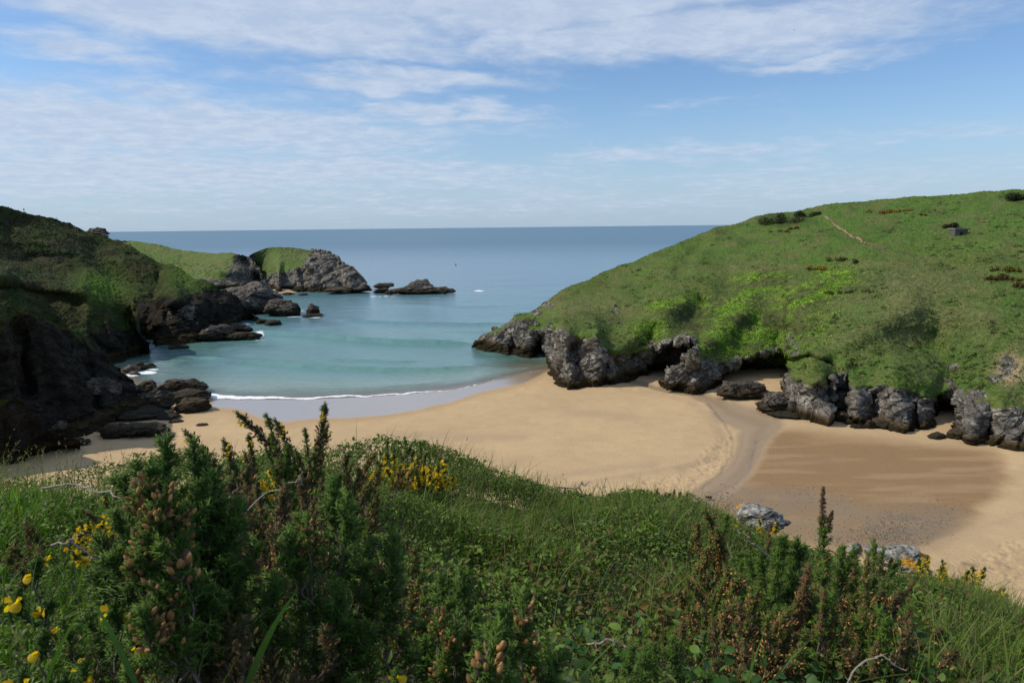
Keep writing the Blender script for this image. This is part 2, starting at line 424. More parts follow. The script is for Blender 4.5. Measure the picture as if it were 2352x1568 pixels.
    # trampled and rippled areas
    rip = sstep(-polyd(wx, wy, [(1640, 1000), (1680, 1010), (1670, 1070), (1580, 1130), (1380, 1140), (1440, 1112), (1580, 1085)], 2), -8, 8) + sstep(-polyd(wx, wy, [(2352, 1230), (2120, 1300), (2200, 1400), (2600, 1500), (2600, 1200)], 2), -10, 20)
    P[..., 2] += rip * 0.10 * fbm(P * [1, 1, 0], 0.7, 3, 40)
    spk = sstep(fbm(P * [1, 1, 0], 1.1, 3, 41), 0.45, 0.8) * rip; col = lerp3(col, [0.30, 0.2, 0.13], spk * 0.5)
    o = mk('beach', P, gridfaces(*px.shape), M_sand, col=col, attrs={'wet': wet, 'film': kw_})
    tag(o, kind='structure')


# width of the wet sheet behind the water's edge, as world X -> metres
_w = [(476, 936), (544, 937), (610, 965), (640, 971), (725, 962), (872, 956), (960, 941), (1034, 923), (1113, 897), (1205, 876), (1250, 855)]
WETX = []
for a_, b_ in _w:
    d_ = ray(a_, b_); D_ = float(-(H - 0.4) / d_[2]); X_ = float(d_[0] * D_); WETX.append((X_, max(0.5, float(shoreY(X_)) - D_)))
WETX = [(-200, 0.5)] + [(WETX[0][0] - 2, 1.0)] + WETX + [(WETX[-1][0] + 4, 0.5)]

M_sand, t = mat('sand'); g = t.node('ShaderNodeNewGeometry'); pos = g.outputs['Position']
cc = attr(t, 'Col', True); wt = attr(t, 'wet'); film = attr(t, 'film')
n1 = t.noise(pos, 3.0, 8, 0.75); n2 = t.noise(pos, 0.35, 6, 0.6); n3 = t.noise(t.vmul(pos, (0.3, 1.4, 1)), 1.2, 5, 0.6)
c2 = t.mix(t.m('MULTIPLY', t.smooth(n1, 0.3, 0.75), 0.35), cc, t.mix(1.0, cc, (0.78, 0.75, 0.72), 'MULTIPLY'))
c2 = t.mix(t.m('MULTIPLY', t.smooth(n3, 0.45, 0.7), 0.25), c2, t.mix(1.0, cc, (1.15, 1.12, 1.08), 'MULTIPLY'))
bp = t.node('ShaderNodeBump', i_Strength=0.8, i_Distance=0.16, i_Height=t.m('ADD', t.m('ADD', n1, n2), t.m('MULTIPLY', n3, 0.8)))
rg = t.m('ADD', t.m('MULTIPLY', wt, -0.45), 0.95); rg = t.m('SUBTRACT', rg, t.m('MULTIPLY', film, 0.1))
b = t.node('ShaderNodeBsdfPrincipled', i_Base_Color=c2, i_Roughness=rg, i_Normal=bp.outputs[0])
t.put(b.inputs['Specular IOR Level'], t.m('ADD', 0.15, t.m('MULTIPLY', wt, 0.45)))
bp2 = t.node('ShaderNodeBump', i_Strength=0.12, i_Distance=0.05, i_Height=n2)
gl = t.node('ShaderNodeBsdfGlossy', i_Roughness=0.16, i_Normal=bp2.outputs[0], i_Color=(0.9, 0.9, 0.92))
fr = t.node('ShaderNodeFresnel', i_IOR=1.36)
mx = t.node('ShaderNodeMixShader', i_0=t.m('MULTIPLY', film, t.m('ADD', t.m('MULTIPLY', fr.outputs[0], 0.42), 0.03), clamp=True), i_1=b.outputs[0], i_2=gl.outputs[0])
finish(t, mx.outputs[0])
build_beach()
cx_, cy_ = np.meshgrid(np.linspace(-190, -105, 90), np.linspace(405, 500, 100), indexing='ij')
cove = np.stack([cx_, cy_, gz(cx_, cy_)], -1); tag(mk('cove_beach', cove, gridfaces(90, 100), M_sand, col=np.ones((9000, 3)) * [.42, .30, .18], attrs={'wet': np.zeros(9000), 'film': np.zeros(9000)}), kind='structure')

# ------------------------------------------------------------------ sea
M_sea, t = mat('sea_water'); g = t.node('ShaderNodeNewGeometry'); pos = g.outputs['Position']
cc = attr(t, 'Col', True); foam = attr(t, 'foam'); clear = attr(t, 'clear')
sp = t.node('ShaderNodeSeparateXYZ'); t.put(sp.inputs[0], pos)
v1 = t.vmul(pos, (0.5, 1.0, 1.0))
n1 = t.noise(v1, 0.9, 6, 0.62, 0.3); n2 = t.noise(v1, 0.12, 5, 0.6, 0.2); n3 = t.noise(t.vmul(pos, (0.12, 1.0, 1.0)), 0.02, 6, 0.65, 0.3)
near = t.smooth(sp.outputs[1], 1500.0, 150.0)
h = t.m('ADD', t.m('MULTIPLY', n1, 0.34), t.m('MULTIPLY', n2, 0.55))
bp = t.node('ShaderNodeBump', i_Strength=t.m('ADD', 0.35, t.m('MULTIPLY', near, 0.25)), i_Distance=1.0, i_Height=h)
c2 = t.mix(t.m('MULTIPLY', t.smooth(n3, 0.35, 0.7), 0.5), cc, t.mix(1.0, cc, (0.72, 0.78, 0.84), 'MULTIPLY'))
c2 = t.mix(t.m('MULTIPLY', t.smooth(n1, 0.45, 0.7), 0.5), c2, t.mix(1.0, cc, (0.55, 0.65, 0.68), 'MULTIPLY'))
farr = t.smooth(sp.outputs[1], 300.0, 1800.0)
b = t.node('ShaderNodeBsdfPrincipled', i_Base_Color=c2, i_Roughness=t.m('ADD', 0.16, t.m('MULTIPLY', farr, 0.22)), i_IOR=t.m('SUBTRACT', 1.5, t.m('MULTIPLY', farr, 0.25)), i_Normal=bp.outputs[0])
tp = t.node('ShaderNodeBsdfTransparent')
fn = t.noise(t.vmul(pos, (0.7, 1.2, 1)), 2.4, 9, 0.8)
fm = t.smooth(t.m('ADD', foam, t.m('MULTIPLY', t.m('SUBTRACT', fn, 0.5), 2.0)), 0.42, 0.66)
df = t.node('ShaderNodeBsdfDiffuse', i_Color=(0.8, 0.82, 0.84))
gl = t.node('ShaderNodeBsdfGlossy', i_Roughness=0.12, i_Normal=bp.outputs[0]); fr = t.node('ShaderNodeFresnel', i_IOR=1.33)
m0 = t.node('ShaderNodeMixShader', i_0=fr.outputs[0], i_1=tp.outputs[0], i_2=gl.outputs[0])
m1 = t.node('ShaderNodeMixShader', i_0=clear, i_1=b.outputs[0], i_2=m0.outputs[0])
m2 = t.node('ShaderNodeMixShader', i_0=fm, i_1=m1.outputs[0], i_2=df.outputs[0])
finish(t, m2.outputs[0])

FOAM = [  # px, py, rx, ry, strength round the rocks
    (330, 855, 34, 5, 0.8), (300, 862, 22, 4, 0.7), (352, 848, 18, 2, 0.6), (595, 769, 14, 5, 0.7), (585, 781, 60, 2, 0.6), (560, 745, 24, 4, 0.6), (720, 728, 22, 2.5, 0.7), (673, 727, 25, 2.5, 0.65), (690, 713, 14, 2, 0.5),
    (880, 681, 34, 2.5, 0.8), (905, 676, 24, 1.6, 0.7), (850, 671, 22, 2, 0.8), (1040, 672, 14, 1.6, 0.6), (1100, 667, 16, 2.2, 0.95), (1130, 760, 26, 5, 0.75), (425, 799, 8, 2, 0.7),
    (630, 684, 34, 2, 0.8), (1120, 780, 10, 3, 0.5), (640, 749, 14, 1.5, 0.5), (345, 880, 20, 5, 0.5), (470, 912, 22, 7, 0.7), (500, 780, 30, 2, 0.4), (800, 669, 40, 1.5, 0.45), (1020, 676, 60, 1.4, 0.4)]


def build_sea():
    tz = np.concatenate([np.arange(455, 60, -1.15), np.arange(60, 2.2, -0.9), [1.7, 1.3, 1.0, 0.6]]) / F
    a = np.concatenate([np.arange(-3200, -1400, 40), np.arange(-1400, 760, 2.6), np.arange(760, 3400, 40)]) / F
    A, T = np.meshgrid(a, tz, indexing='ij')
    Y = H / T; X = A * Y; P = np.stack([X, Y, np.zeros_like(X)], -1)
    Yc = Y * math.cos(R(PITCH)) + H * math.sin(R(PITCH)); zc = H * math.cos(R(PITCH)) - Y * math.sin(R(PITCH))
    sx, sy = X / Yc, -zc / Yc; cr, sr = math.cos(R(-ROLL)), math.sin(R(-ROLL))
    px = 1176 + F * (sx * cr - sy * sr); py = 784 - F * (sx * sr + sy * cr)
    w1 = fbm(P * [1, 1, 0], 30, 4, 3); w2 = fbm(P * [1, 1, 0], 7, 4, 8)
    w3 = fbm(P * [0.5, 1.4, 0], 1.5, 3, 18)
    def swell(pts, hgt, wid):
        q = np.zeros(px.shape)
        pts = np.array(pts, float); ypos = np.interp(px, pts[:, 0], pts[:, 1]); Dp = H / np.maximum(-ray(px, ypos)[..., 2], 1e-3)
        end = sstep(px, pts[0, 0] - 10, pts[0, 0] + 70) * sstep(px, pts[-1, 0] + 10, pts[-1, 0] - 90)
        u = (Y - Dp + 0.8 * w2) / wid
        return hgt * end * (np.exp(-np.where(u < 0, (u * 1.9) ** 2, (u * 0.55) ** 2)))
    Z = swell([(560, 762), (700, 772), (800, 779), (900, 787), (1000, 790), (1110, 792)], 1.5, 2.6)
    Z += swell([(420, 818), (560, 832), (700, 842), (800, 848), (1000, 850), (1130, 842)], 0.9, 2.2)
    Z += swell([(700, 822), (850, 829), (1000, 832)], 0.5, 1.8)
    Z += swell([(560, 894), (700, 894), (880, 890), (960, 884), (1080, 868)], 0.24, 1.1)
    Z += swell([(500, 870), (640, 874), (800, 877)], 0.10, 1.3) + swell([(900, 800), (1000, 803), (1090, 805)], 0.12, 2.0)
    Z += swell([(760, 735), (900, 742), (1080, 745), (1200, 742)], 0.8, 3.2) + swell([(1000, 760), (1080, 763), (1200, 765)], 0.36, 2.6) + swell([(880, 700), (1050, 705), (1200, 703)], 0.4, 4)
    fade = sstep(Y, 1600, 350)
    Z += fade * (0.10 * fbm(P * [0.35, 1, 0], 9, 3, 12) + 0.04 * fbm(P * [0.5, 1, 0], 1.6, 2, 13)) * sstep(Y - shoreY(X), 0, 10)
    q_ = Y - shoreY(X); Z = Z * sstep(q_, -0.5, 5); P[..., 2] = np.where((q_ < 0) & (Y < 300), np.maximum(q_ * .08, -.6), Z)
    # colour of the water itself, by depth over sand and weed
    q = Y - shoreY(X)
    turq = np.array([0.12, 0.25, 0.23]); shal = np.array([0.27, 0.33, 0.26]); deep = np.array([0.095, 0.18, 0.25])
    col = np.ones(px.shape + (3,)) * turq
    col = lerp3(col, shal, sstep(q + 3 * w1, 38, 0) * 0.85)
    col = lerp3(col, [0.10, 0.22, 0.25], sstep(Y + 22 * w1, 210, 330)); col = lerp3(col, deep, sstep(Y + 30 * w1 + 0.5 * X, 330, 560))
    for cx, cy, rx, ry, s in ((330, 800, 90, 26, 0.8), (440, 830, 110, 14, 0.55), (300, 850, 60, 16, 0.7), (420, 868, 50, 12, 0.45), (520, 800, 40, 9, 0.4), (740, 742, 60, 8, 0.5), (660, 680, 60, 4, 0.35), (590, 795, 60, 6, 0.4), (1110, 812, 40, 10, 0.5), (1150, 818, 40, 5, 0.5), (350, 900, 60, 8, 0.5)):
        k = np.exp(-(((px - cx) / rx) ** 2 + ((py - cy) / ry) ** 2)) * np.clip(0.9 + 0.9 * w2, 0, 1.3)
        col = lerp3(col, [0.035, 0.075, 0.085], np.clip(k * s, 0, 0.9))
    clear = sstep(q + 1.2 * w2, 13, 0.5) * 0.9
    clear = np.maximum(clear, 0.75 * np.exp(-(((px - 1210) / 80) ** 2 + ((py - 836) / 14) ** 2)))
    # foam: the breaking wave edge plus white water round rocks
    wid = np.interp(px, [440, 470, 560, 700, 900, 1050, 1250], [0.5, 3.8, 2.0, 1.4, 0.9, 0.7, 0.5])
    foam = sstep(np.abs(q - 0.6 * wid - 1.1 * w2 - .4 * w3), wid * 1.0, wid * 0.25) * np.interp(px, [430, 460, 900, 1050, 1150, 1270], [0, 1, 0.9, 0.62, 0.5, 0.55]) * sstep(px, 435, 465) * sstep(px, 1290, 1240)
    for cx, cy, rx, ry, s in FOAM:
        foam = np.maximum(foam, s * np.exp(-(((px - cx) / rx) ** 2 + ((py - cy) / ry) ** 2) ** 2) * np.clip(0.9 + 0.9 * w2 + .7 * w3, 0, 1.1))
    P[..., 2] += 0.16 * sstep(foam, 0.2, 0.8) * sstep(q, 12, 4)
    foam = np.maximum(foam, 0)
    o = mk('sea', P, gridfaces(*px.shape), M_sea, col=col, attrs={'foam': foam, 'clear': clear})
    tag(o, kind='structure')


build_sea()


# ------------------------------------------------------------------ hills and cliffs
class Land:
    """a hill side: rows climb from the foot to the crest, then run down behind it"""
    def __init__(s, foot, tops, sky, feats=(), step=(1.3, 1.15), blr=6, smooth_u=False, fs=1.0, relief=0.0, holes=()):
        s.fs = fs; s.relief = relief
        s.foot = np.array(foot, float); s.sky = np.array(sky, float); s.tops = [np.array(q, float) for q in tops]; s.feats = feats
        x0, x1 = s.sky[0, 0], s.sky[-1, 0]
        s.pxs = np.arange(x0, x1 + 0.1, step[0])
        f_, k_ = s.lineY(s.foot), s.lineY(s.sky)
        nv = int(np.max(f_ - k_) / step[1]) + 2; s.nv = nv
        v = np.linspace(0, 1, nv); s.px = np.repeat(s.pxs[:, None], nv, 1); s.py = f_[:, None] + (k_ - f_)[:, None] * v
        s.footD = groundD(s.pxs, f_)
        s.D = s._depth(s.pxs, s.py)
        s.D = 1 / blur(blur(1 / s.D, blr, 1), max(1, blr // 2), 0)
        if s.tops and smooth_u:      # soften the upper slopes on a level raster
            yy = np.arange(k_.min() - 4, f_.max() + 4, 3.0); Rr = 1 / s._depth(s.pxs, np.repeat(yy[None], len(s.pxs), 0))
            ty = s.lineY(s.tops[0])[:, None]; up_ = ty - s.py
            for rad_, ry_, lo_, hi_ in ((10, 3, -4, 14), (34, 8, 8, 60), (60, 10, 50, 140)):
                Rb = Rr
                for _ in range(2): Rb = blur(blur(Rb, rad_, 0), ry_, 1)
                Db = np.stack([1 / np.interp(s.py[i_], yy, Rb[i_]) for i_ in range(len(s.pxs))]); q_ = sstep(up_, lo_, hi_); s.D = s.D * (1 - q_) + Db * q_
        s.D = s.D + s.features(s.px, s.py)
        for pts_, flo_, ext_, sf_ in holes:
            w_ = fbm(np.stack([s.px, s.py, s.px * 0], -1), 12, 3, 7) * 4; k_ = sstep(-polyd(s.px + w_, s.py + w_, pts_), -sf_, sf_)
            s.D = s.D + (groundD(s.px, np.full(s.px.shape, float(flo_))) + ext_ - s.D) * k_
    def lineY(s, L, xs=None): return np.interp(s.pxs if xs is None else xs, L[:, 0], L[:, 1])
    def _depth(s, xs, py):
        out = np.empty(py.shape)
        ys = [s.lineY(s.foot, xs)]; ds = [groundD(xs, ys[0])]
        for L in s.tops:
            ys.append(s.lineY(L, xs)); ds.append(ds[0] + np.interp(xs, L[:, 0], L[:, 2]))
        ys.append(s.lineY(s.sky, xs)); ds.append(np.interp(xs, s.sky[:, 0], s.sky[:, 2]))
        Yk = np.array(ys); Wk = 1 / np.array(ds)
        for i in range(len(xs)):
            yk = Yk[:, i].copy()
            for k in range(1, len(yk)): yk[k] = min(yk[k], yk[k - 1] - 1e-3)
            out[i] = 1 / np.interp(-py[i], -yk, Wk[:, i])
        return out
    def features(s, px, py):
        d = np.zeros(px.shape)
        for f in s.feats:
            if callable(f): d = d + f(px, py); continue
            if f[0] == 'poly':
                w_ = fbm(np.stack([px, py, px * 0], -1), 12, 3, 7) * 4
                d += f[2] * sstep(-polyd(px + w_, py + w_, f[1]), -f[3], f[3]); continue
            x0, y0, x1, y1, wd, dl = f[:6]; r_ = segd(px, py, x0, y0, x1, y1)
            d += dl * np.exp(-(r_ / wd) ** 2)
        return d
    def at(s, px, py, lift=0.0):
        """world point of the finished surface seen at photo position(s)"""
        px = np.atleast_1d(np.asarray(px, float)); py = np.atleast_1d(np.asarray(py, float))
        i = np.clip(np.round((px - s.pxs[0]) / (s.pxs[1] - s.pxs[0])).astype(int), 0, len(s.pxs) - 1)
        f_, k_ = s.lineY(s.foot, px), s.lineY(s.sky, px)
        j = np.clip(np.round((py - f_) / (k_ - f_) * (s.nv - 1)).astype(int), 0, s.nv - 1)
        return s.P[i, j] + s.N[i, j] * lift
    def build(s, name, mat, rockline, colf, rockamp=1.0, turf=0.16, seed=1, bushes=None, backdrop=0.55, backlen=60, extra_rock=None):
        P = PT(s.px, s.py, s.D); N = gnormals(P); N = np.where((N[..., 2:3] < 0) & (np.abs(N[..., 2:3]) > 0.05), -N, N)
        tocam = np.array([0, 0, H]) - P; flip = np.sum(N * tocam, -1, keepdims=True) < 0; N = np.where(flip, -N, N)
        N = blur(blur(N, 4, 0), 4, 1); N /= np.linalg.norm(N, axis=-1, keepdims=True) + 1e-9
        w1 = fbm(P, 7, 4, seed + 2); w2 = fbm(P, 1.6, 3, seed + 4); big = s.relief * ridged(P * [.6, 1, 1.2], 26, 3, seed + 50, .5)
        rl = np.array(rockline, float); ry = np.interp(s.px[:, 0], rl[:, 0], rl[:, 1])[:, None]
        rock = sstep(s.py + 9 * w1 + 6 * w2 - ry, -5, 5)
        if extra_rock:
            for (cx, cy, rx, ry_, a) in extra_rock: rock = np.maximum(rock, a * np.exp(-(((s.px + 6 * w1 - cx) / rx) ** 2 + ((s.py + 5 * w2 - cy) / ry_) ** 2) ** 1.5))
        Q = P @ np.array(Matrix.Rotation(0.5, 3, 'X') @ Matrix.Rotation(0.45, 3, 'Y')).T
        rd = np.zeros(s.px.shape); mk_ = rock > 0.01; Pm, Qm = P[mk_] + .22 * np.stack([fbm(P[mk_] + 31 * k_, 1.8, 2, seed + 60 + k_) for k_ in range(3)], -1), Q[mk_]
        fs = s.fs
        rd[mk_] = 0.3 * ridged(Pm, 10, 2, seed + 9) + fs * 1.15 * facet(Qm * [.55, .8, 1.3], 4.6 * fs, seed + 15) + fs * .42 * facet(Qm * [.6, .9, 1.5], 1.7 * fs, seed + 17) + .12 * ridged(Qm * [.5, .6, 1.8], 1.2, 3, seed + 11) + 0.10 * fbm(Pm, .5, 2, seed + 13)
        gd = turf * (fbm(P, 1.5, 4, seed + 20, 0.6)) + 0.45 * fbm(P, 9, 3, seed + 22) + .4 * ridged(Q * [.5, 1, 1], 14, 2, seed + 23) + turf * 0.5 * ridged(P, 0.8, 2, seed + 24)
        disp = rock * rd * rockamp + (1 - rock) * gd + big
        bush = np.zeros(s.px.shape); tint = np.zeros(s.px.shape)
        if bushes is not None:
            bush = bushes(s.px, s.py, w1, w2); c1, id1 = cells(P, 1.5, seed + 30); c2, id2 = cells(P, 0.55, seed + 33)
            bush = bush * (1 - rock); disp += bush * (0.75 * c1 + 0.28 * c2 - 0.2 + 0.3 * w1); tint = (id1 - 0.5) * 0.6 + (c2 - 0.5) * 0.9
        fadeD = np.ones_like(disp)
        P = P + N * (disp * fadeD)[..., None]
        col = colf(s.px, s.py, w1, w2, bush, tint)
        s.P, s.N = P, N
        # skirt under the foot, and the far side
        low = P[:, :1].copy(); low[..., 2] -= 4; low[..., 1] += 1.0
        top = P[:, -1:]; back = []
        dirs = (top - np.array([0, 0, H])); dirs[..., 2] = 0; dirs /= np.linalg.norm(dirs, axis=-1, keepdims=True)
        for q in (0.6, 1.5, 3, 6, 12, 25, backlen):
            b = top + dirs * q; b[..., 2] = top[..., 2] + (top[..., 2] - H) / np.maximum(top[..., 1], 1) * q - backdrop * q * min(1, 0.25 + q / 14) + 0.15 * fbm(b[:, 0], 1.5, 2, 5)[:, None]; back.append(b)
        A = np.concatenate([low, P] + back, 1)
        nb = len(back)
        ext = lambda a: np.concatenate([a[:, :1], a] + [a[:, -1:]] * nb, 1)
        o = mk(name, A, gridfaces(A.shape[0], A.shape[1]), mat, col=ext(col), attrs={'rock': ext(rock)})
        tag(o, kind='structure'); return o


def blend(col, c, k): return lerp3(col, c, np.clip(k, 0, 1))


def ell(px, py, cx, cy, rx, ry, p=1.0): return np.exp(-((((px - cx) / rx) ** 2 + ((py - cy) / ry) ** 2) ** p))


# --- right hill
R_foot = [(1088, 800), (1110, 806), (1145, 812), (1199, 822), (1240, 824), (1262, 830), (1265, 852), (1270, 874), (1297, 886), (1383, 881), (1462, 877), (1490, 868), (1505, 862), (1535, 856), (1512, 884)][:-1]
R_foot = [(1088, 800), (1110, 806), (1145, 812), (1199, 822), (1240, 824), (1256, 828), (1264, 856), (1297, 886), (1383, 881), (1462, 877), (1490, 866), (1508, 862), (1520, 888), (1541, 896), (1598, 898), (1640, 893), (1668, 888), (1780, 862), (1800, 864), (1812, 925), (1850, 935), (1892, 944), (1930, 966), (1991, 976), (2051, 987), (2123, 984), (2150, 974), (2185, 968), (2200, 985), (2225, 1010), (2285, 1025), (2352, 1038), (2480, 1066), (2640, 1110)]
R_top = [(1088, 790, 2), (1116, 772, 4), (1160, 752, 5), (1183, 738, 7), (1224, 750, 5), (1268, 750, 6), (1329, 772, 7), (1370, 769, 7), (1392, 801, 6), (1446, 810, 6), (1480, 800, 3), (1530, 788, -2), (1570, 782, -2), (1600, 790, 2), (1612, 826, 4), (1650, 832, 2), (1700, 826, 0), (1740, 812, -1), (1790, 802, -1), (1812, 862, 5), (1850, 870, 5), (1890, 885, 7), (1940, 858, 9), (1965, 886, 5), (2019, 880, 6), (2082, 893, 7), (2146, 912, 5), (2180, 892, 3), (2209, 895, 4), (2240, 935, 5), (2300, 930, 5), (2352, 940, 6), (2640, 980, 8)]
R_sky = [(1086, 797, 229), (1091, 792, 232), (1116, 770, 238), (1160, 748, 243), (1183, 727, 248), (1211, 717, 254), (1256, 695, 262), (1275, 679, 268), (1303, 662, 276), (1345, 644, 288), (1370, 633, 294), (1450, 603, 312), (1530, 571, 326), (1608, 539, 336), (1639, 524, 338), (1687, 516, 338), (1719, 504, 338), (1785, 490, 334), (1842, 483, 330), (1870, 477, 328), (1893, 471, 326), (2003, 460, 318), (2082, 455, 312), (2177, 448, 304), (2352, 436, 290), (2640, 418, 268)]
CAVE = [(1494, 872), (1488, 842), (1500, 817), (1525, 798), (1555, 787), (1585, 787), (1604, 795), (1590, 808), (1570, 826), (1548, 842), (1530, 858), (1517, 874)]
R_feats = [  # ribs (nearer, minus) and hollows (farther, plus): x0,y0,x1,y1,width,metres
    (1300, 760, 1560, 610, 60, -7), (1420, 800, 1500, 700, 26, -5), (1545, 785, 1600, 700, 26, 11), (1600, 740, 1670, 670, 30, 6), (1440, 790, 1525, 715, 22, -5), (1812, 832, 1861, 818, 7, 6), (1861, 818, 1918, 846, 7, 6), (1780, 790, 1815, 760, 26, 5), (1600, 812, 1715, 715, 20, -6),
    (1700, 780, 1780, 700, 40, 4), (1862, 830, 1880, 870, 32, -7), (1880, 810, 2090, 706, 34, -8), (2100, 700, 2352, 745, 40, -1.5),
    (2150, 800, 2200, 870, 40, 6), (2090, 790, 2200, 770, 34, 4), (2060, 850, 2130, 880, 28, -4), (2290, 900, 2352, 860, 40, -3), (1235, 780, 1250, 820, 12, 4), (1320, 790, 1330, 860, 12, 3), (1370, 780, 1390, 860, 30, -3.5),
    (1300, 820, 1310, 880, 22, -3), (1450, 820, 1470, 870, 26, 4), (1620, 850, 1600, 890, 30, -3), (1690, 840, 1780, 850, 24, 5), (1905, 870, 1912, 940, 10, 4), (1960, 890, 1975, 960, 18, -3), (2060, 900, 2080, 975, 30, -3), (2000, 900, 2010, 960, 10, 2),
    ('poly', [(1812, 950), (1808, 880), (1818, 846), (1861, 826), (1892, 838), (1916, 858), (1926, 890), (1908, 960)], -10, 6),
    ('poly', [(1228, 835), (1226, 790), (1240, 766), (1262, 770), (1272, 800), (1262, 835)], 5, 5),
    ('poly', [(1935, 975), (1930, 900), (1942, 868), (1956, 880), (1958, 975)], 3, 4), ('poly', [(2090, 1000), (2094, 930), (2104, 915), (2112, 1000)], 2.5, 3), ('poly', [(1372, 890), (1384, 830), (1396, 826), (1400, 890)], 2, 4), ('poly', [(1290, 890), (1330, 800), (1372, 770), (1390, 800), (1376, 890)], -3, 6), ('poly', [(1655, 905), (1650, 850), (1664, 842), (1676, 900)], 2.5, 4), ('poly', [(1166, 830), (1172, 770), (1184, 765), (1188, 830)], 2, 4),
    (1860, 500, 1990, 566, 9, 1.5), (1750, 505, 1900, 500, 30, -3), (1640, 545, 1600, 600, 14, -4), (1620, 560, 1560, 620, 16, 5), (2230, 1000, 2240, 930, 20, -3), (2270, 1000, 2275, 940, 8, 3), (2000, 560, 2352, 660, 12, 2.5), (2080, 722, 2352, 764, 22, 1.2)]


def r_bush(px, py, w1, w2):
    b = np.zeros(px.shape)
    for cx, cy, rx, ry in ((1930, 635, 60, 18), (1900, 665, 36, 24), (1770, 650, 80, 18), (1700, 680, 50, 24), (1690, 720, 36, 30), (1760, 770, 40, 20), (1830, 770, 60, 40), (1700, 765, 60, 50), (1600, 700, 40, 22), (1530, 710, 30, 16), (1490, 760, 40, 22), (1650, 800, 60, 20), (1800, 810, 50, 30), (1850, 700, 60, 40), (1600, 740, 30, 20), (2110, 745, 40, 14), (2220, 800, 60, 60), (2100, 860, 50, 22)):
        b = np.maximum(b, ell(px + 8 * w1, py + 6 * w2, cx, cy, rx, ry, 1.3))
    return np.clip(b * (0.75 + 0.5 * w1), 0, 1)


def r_col(px, py, w1, w2, bush, tint):
    green = np.array([0.078, 0.140, 0.026]); olive = np.array([0.098, 0.130, 0.034]); dry = np.array([0.150, 0.142, 0.066])
    col = np.ones(px.shape + (3,)) * green
    col = blend(col, olive, 0.5 + 0.5 * w1 + sstep(py, 560, 700) * 0.3)
    col = blend(col, [0.072, 0.142, 0.026], sstep(py, 620, 500) * (0.7 + 0.4 * w2) * sstep(px, 1500, 1900))
    for cx, cy, rx, ry, s in ((2100, 650, 160, 50, 0.75), (2180, 740, 150, 40, 0.8), (2050, 760, 60, 60, 0.6), (1960, 760, 70, 50, 0.4), (1740, 620, 120, 14, 0.7), (1380, 720, 130, 30, 0.45), (1300, 690, 80, 30, 0.4), (1700, 700, 120, 60, 0.3)):
        col = blend(col, dry, s * ell(px + 10 * w1, py + 6 * w2, cx, cy, rx, ry, 1.4) * (0.85 + 0.5 * w2))
    for cx, cy, rx, ry, s in ((2180, 860, 90, 50, 0.7), (2000, 850, 80, 24, 0.6), (2320, 700, 40, 60, 0.7), (1990, 740, 60, 50, 0.3)):
        col = blend(col, [0.062, 0.14, 0.022], s * ell(px, py, cx, cy, rx, ry, 1.4))
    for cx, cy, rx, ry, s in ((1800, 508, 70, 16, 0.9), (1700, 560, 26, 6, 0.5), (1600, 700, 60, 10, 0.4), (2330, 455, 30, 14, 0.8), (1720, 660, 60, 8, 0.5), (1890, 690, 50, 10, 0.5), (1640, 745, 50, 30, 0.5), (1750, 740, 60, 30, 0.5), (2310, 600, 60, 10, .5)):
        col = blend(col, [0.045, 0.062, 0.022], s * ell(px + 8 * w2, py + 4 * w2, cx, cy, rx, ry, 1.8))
    for sc_, th, c_, a_ in ((2.6, .15, [.05, .085, .018], .42), (5.5, .2, [.06, .095, .02], .32), (3.7, .25, [.13, .12, .05], .45)):
        f_ = fbm(np.stack([px * .055, py * .16, px * 0], -1) + sc_ * 7, sc_ * .5, 4, int(sc_ * 10)); col = blend(col, c_, sstep(f_, th, th + .45) * a_)
    bright = np.ones(px.shape + (3,)) * np.array([0.15, 0.25, 0.028]); bright = bright * np.clip(1 + tint, 0.3, 1.6)[..., None]
    k = bush * sstep(px, 1440, 1500) * sstep(px, 2010, 1960); pat = sstep(w1 + 0.6 * w2, -0.28, 0.2)
    col = blend(col, bright, k * pat * 1.1); col = blend(col, [0.06, 0.05, 0.022], k * (1 - pat) * 0.75)
    for cx, cy, rx, ry, a_ in ((1568, 735, 40, 48, .85), (1790, 770, 50, 60, .7), (1700, 760, 44, 44, .55), (1660, 800, 60, 24, .4), (1640, 700, 30, 24, .5)):  # dark brown scrub and hollow shade over the caves, put into the turf colour
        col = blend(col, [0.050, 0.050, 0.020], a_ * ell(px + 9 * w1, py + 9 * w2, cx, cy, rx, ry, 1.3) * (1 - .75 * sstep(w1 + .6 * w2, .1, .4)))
    k2 = bush * sstep(px, 2000, 2060); col = blend(col, np.array([0.05, 0.075, 0.02]) * np.clip(1 + tint, 0.4, 1.6)[..., None], k2 * 0.8)
    k = ell(px + 8 * w1, py + 8 * w2, 2320, 850, 40, 40, 2); col = blend(col, [0.34, 0.25, 0.16], k * 0.9)
    # worn lines across the turf
    for pts in ([(1990, 566), (2060, 580), (2150, 600), (2240, 625), (2352, 655)], [(2075, 708), (2150, 716), (2260, 735), (2352, 750)], [(1870, 815), (1960, 770), (2080, 706)]):
        for (a0, b0), (a1, b1) in zip(pts[:-1], pts[1:]):
            col = blend(col, [0.10, 0.105, 0.045], 0.6 * np.exp(-(segd(px, py + 2 * w2, a0, b0, a1, b1) / 2.6) ** 2))
    return col


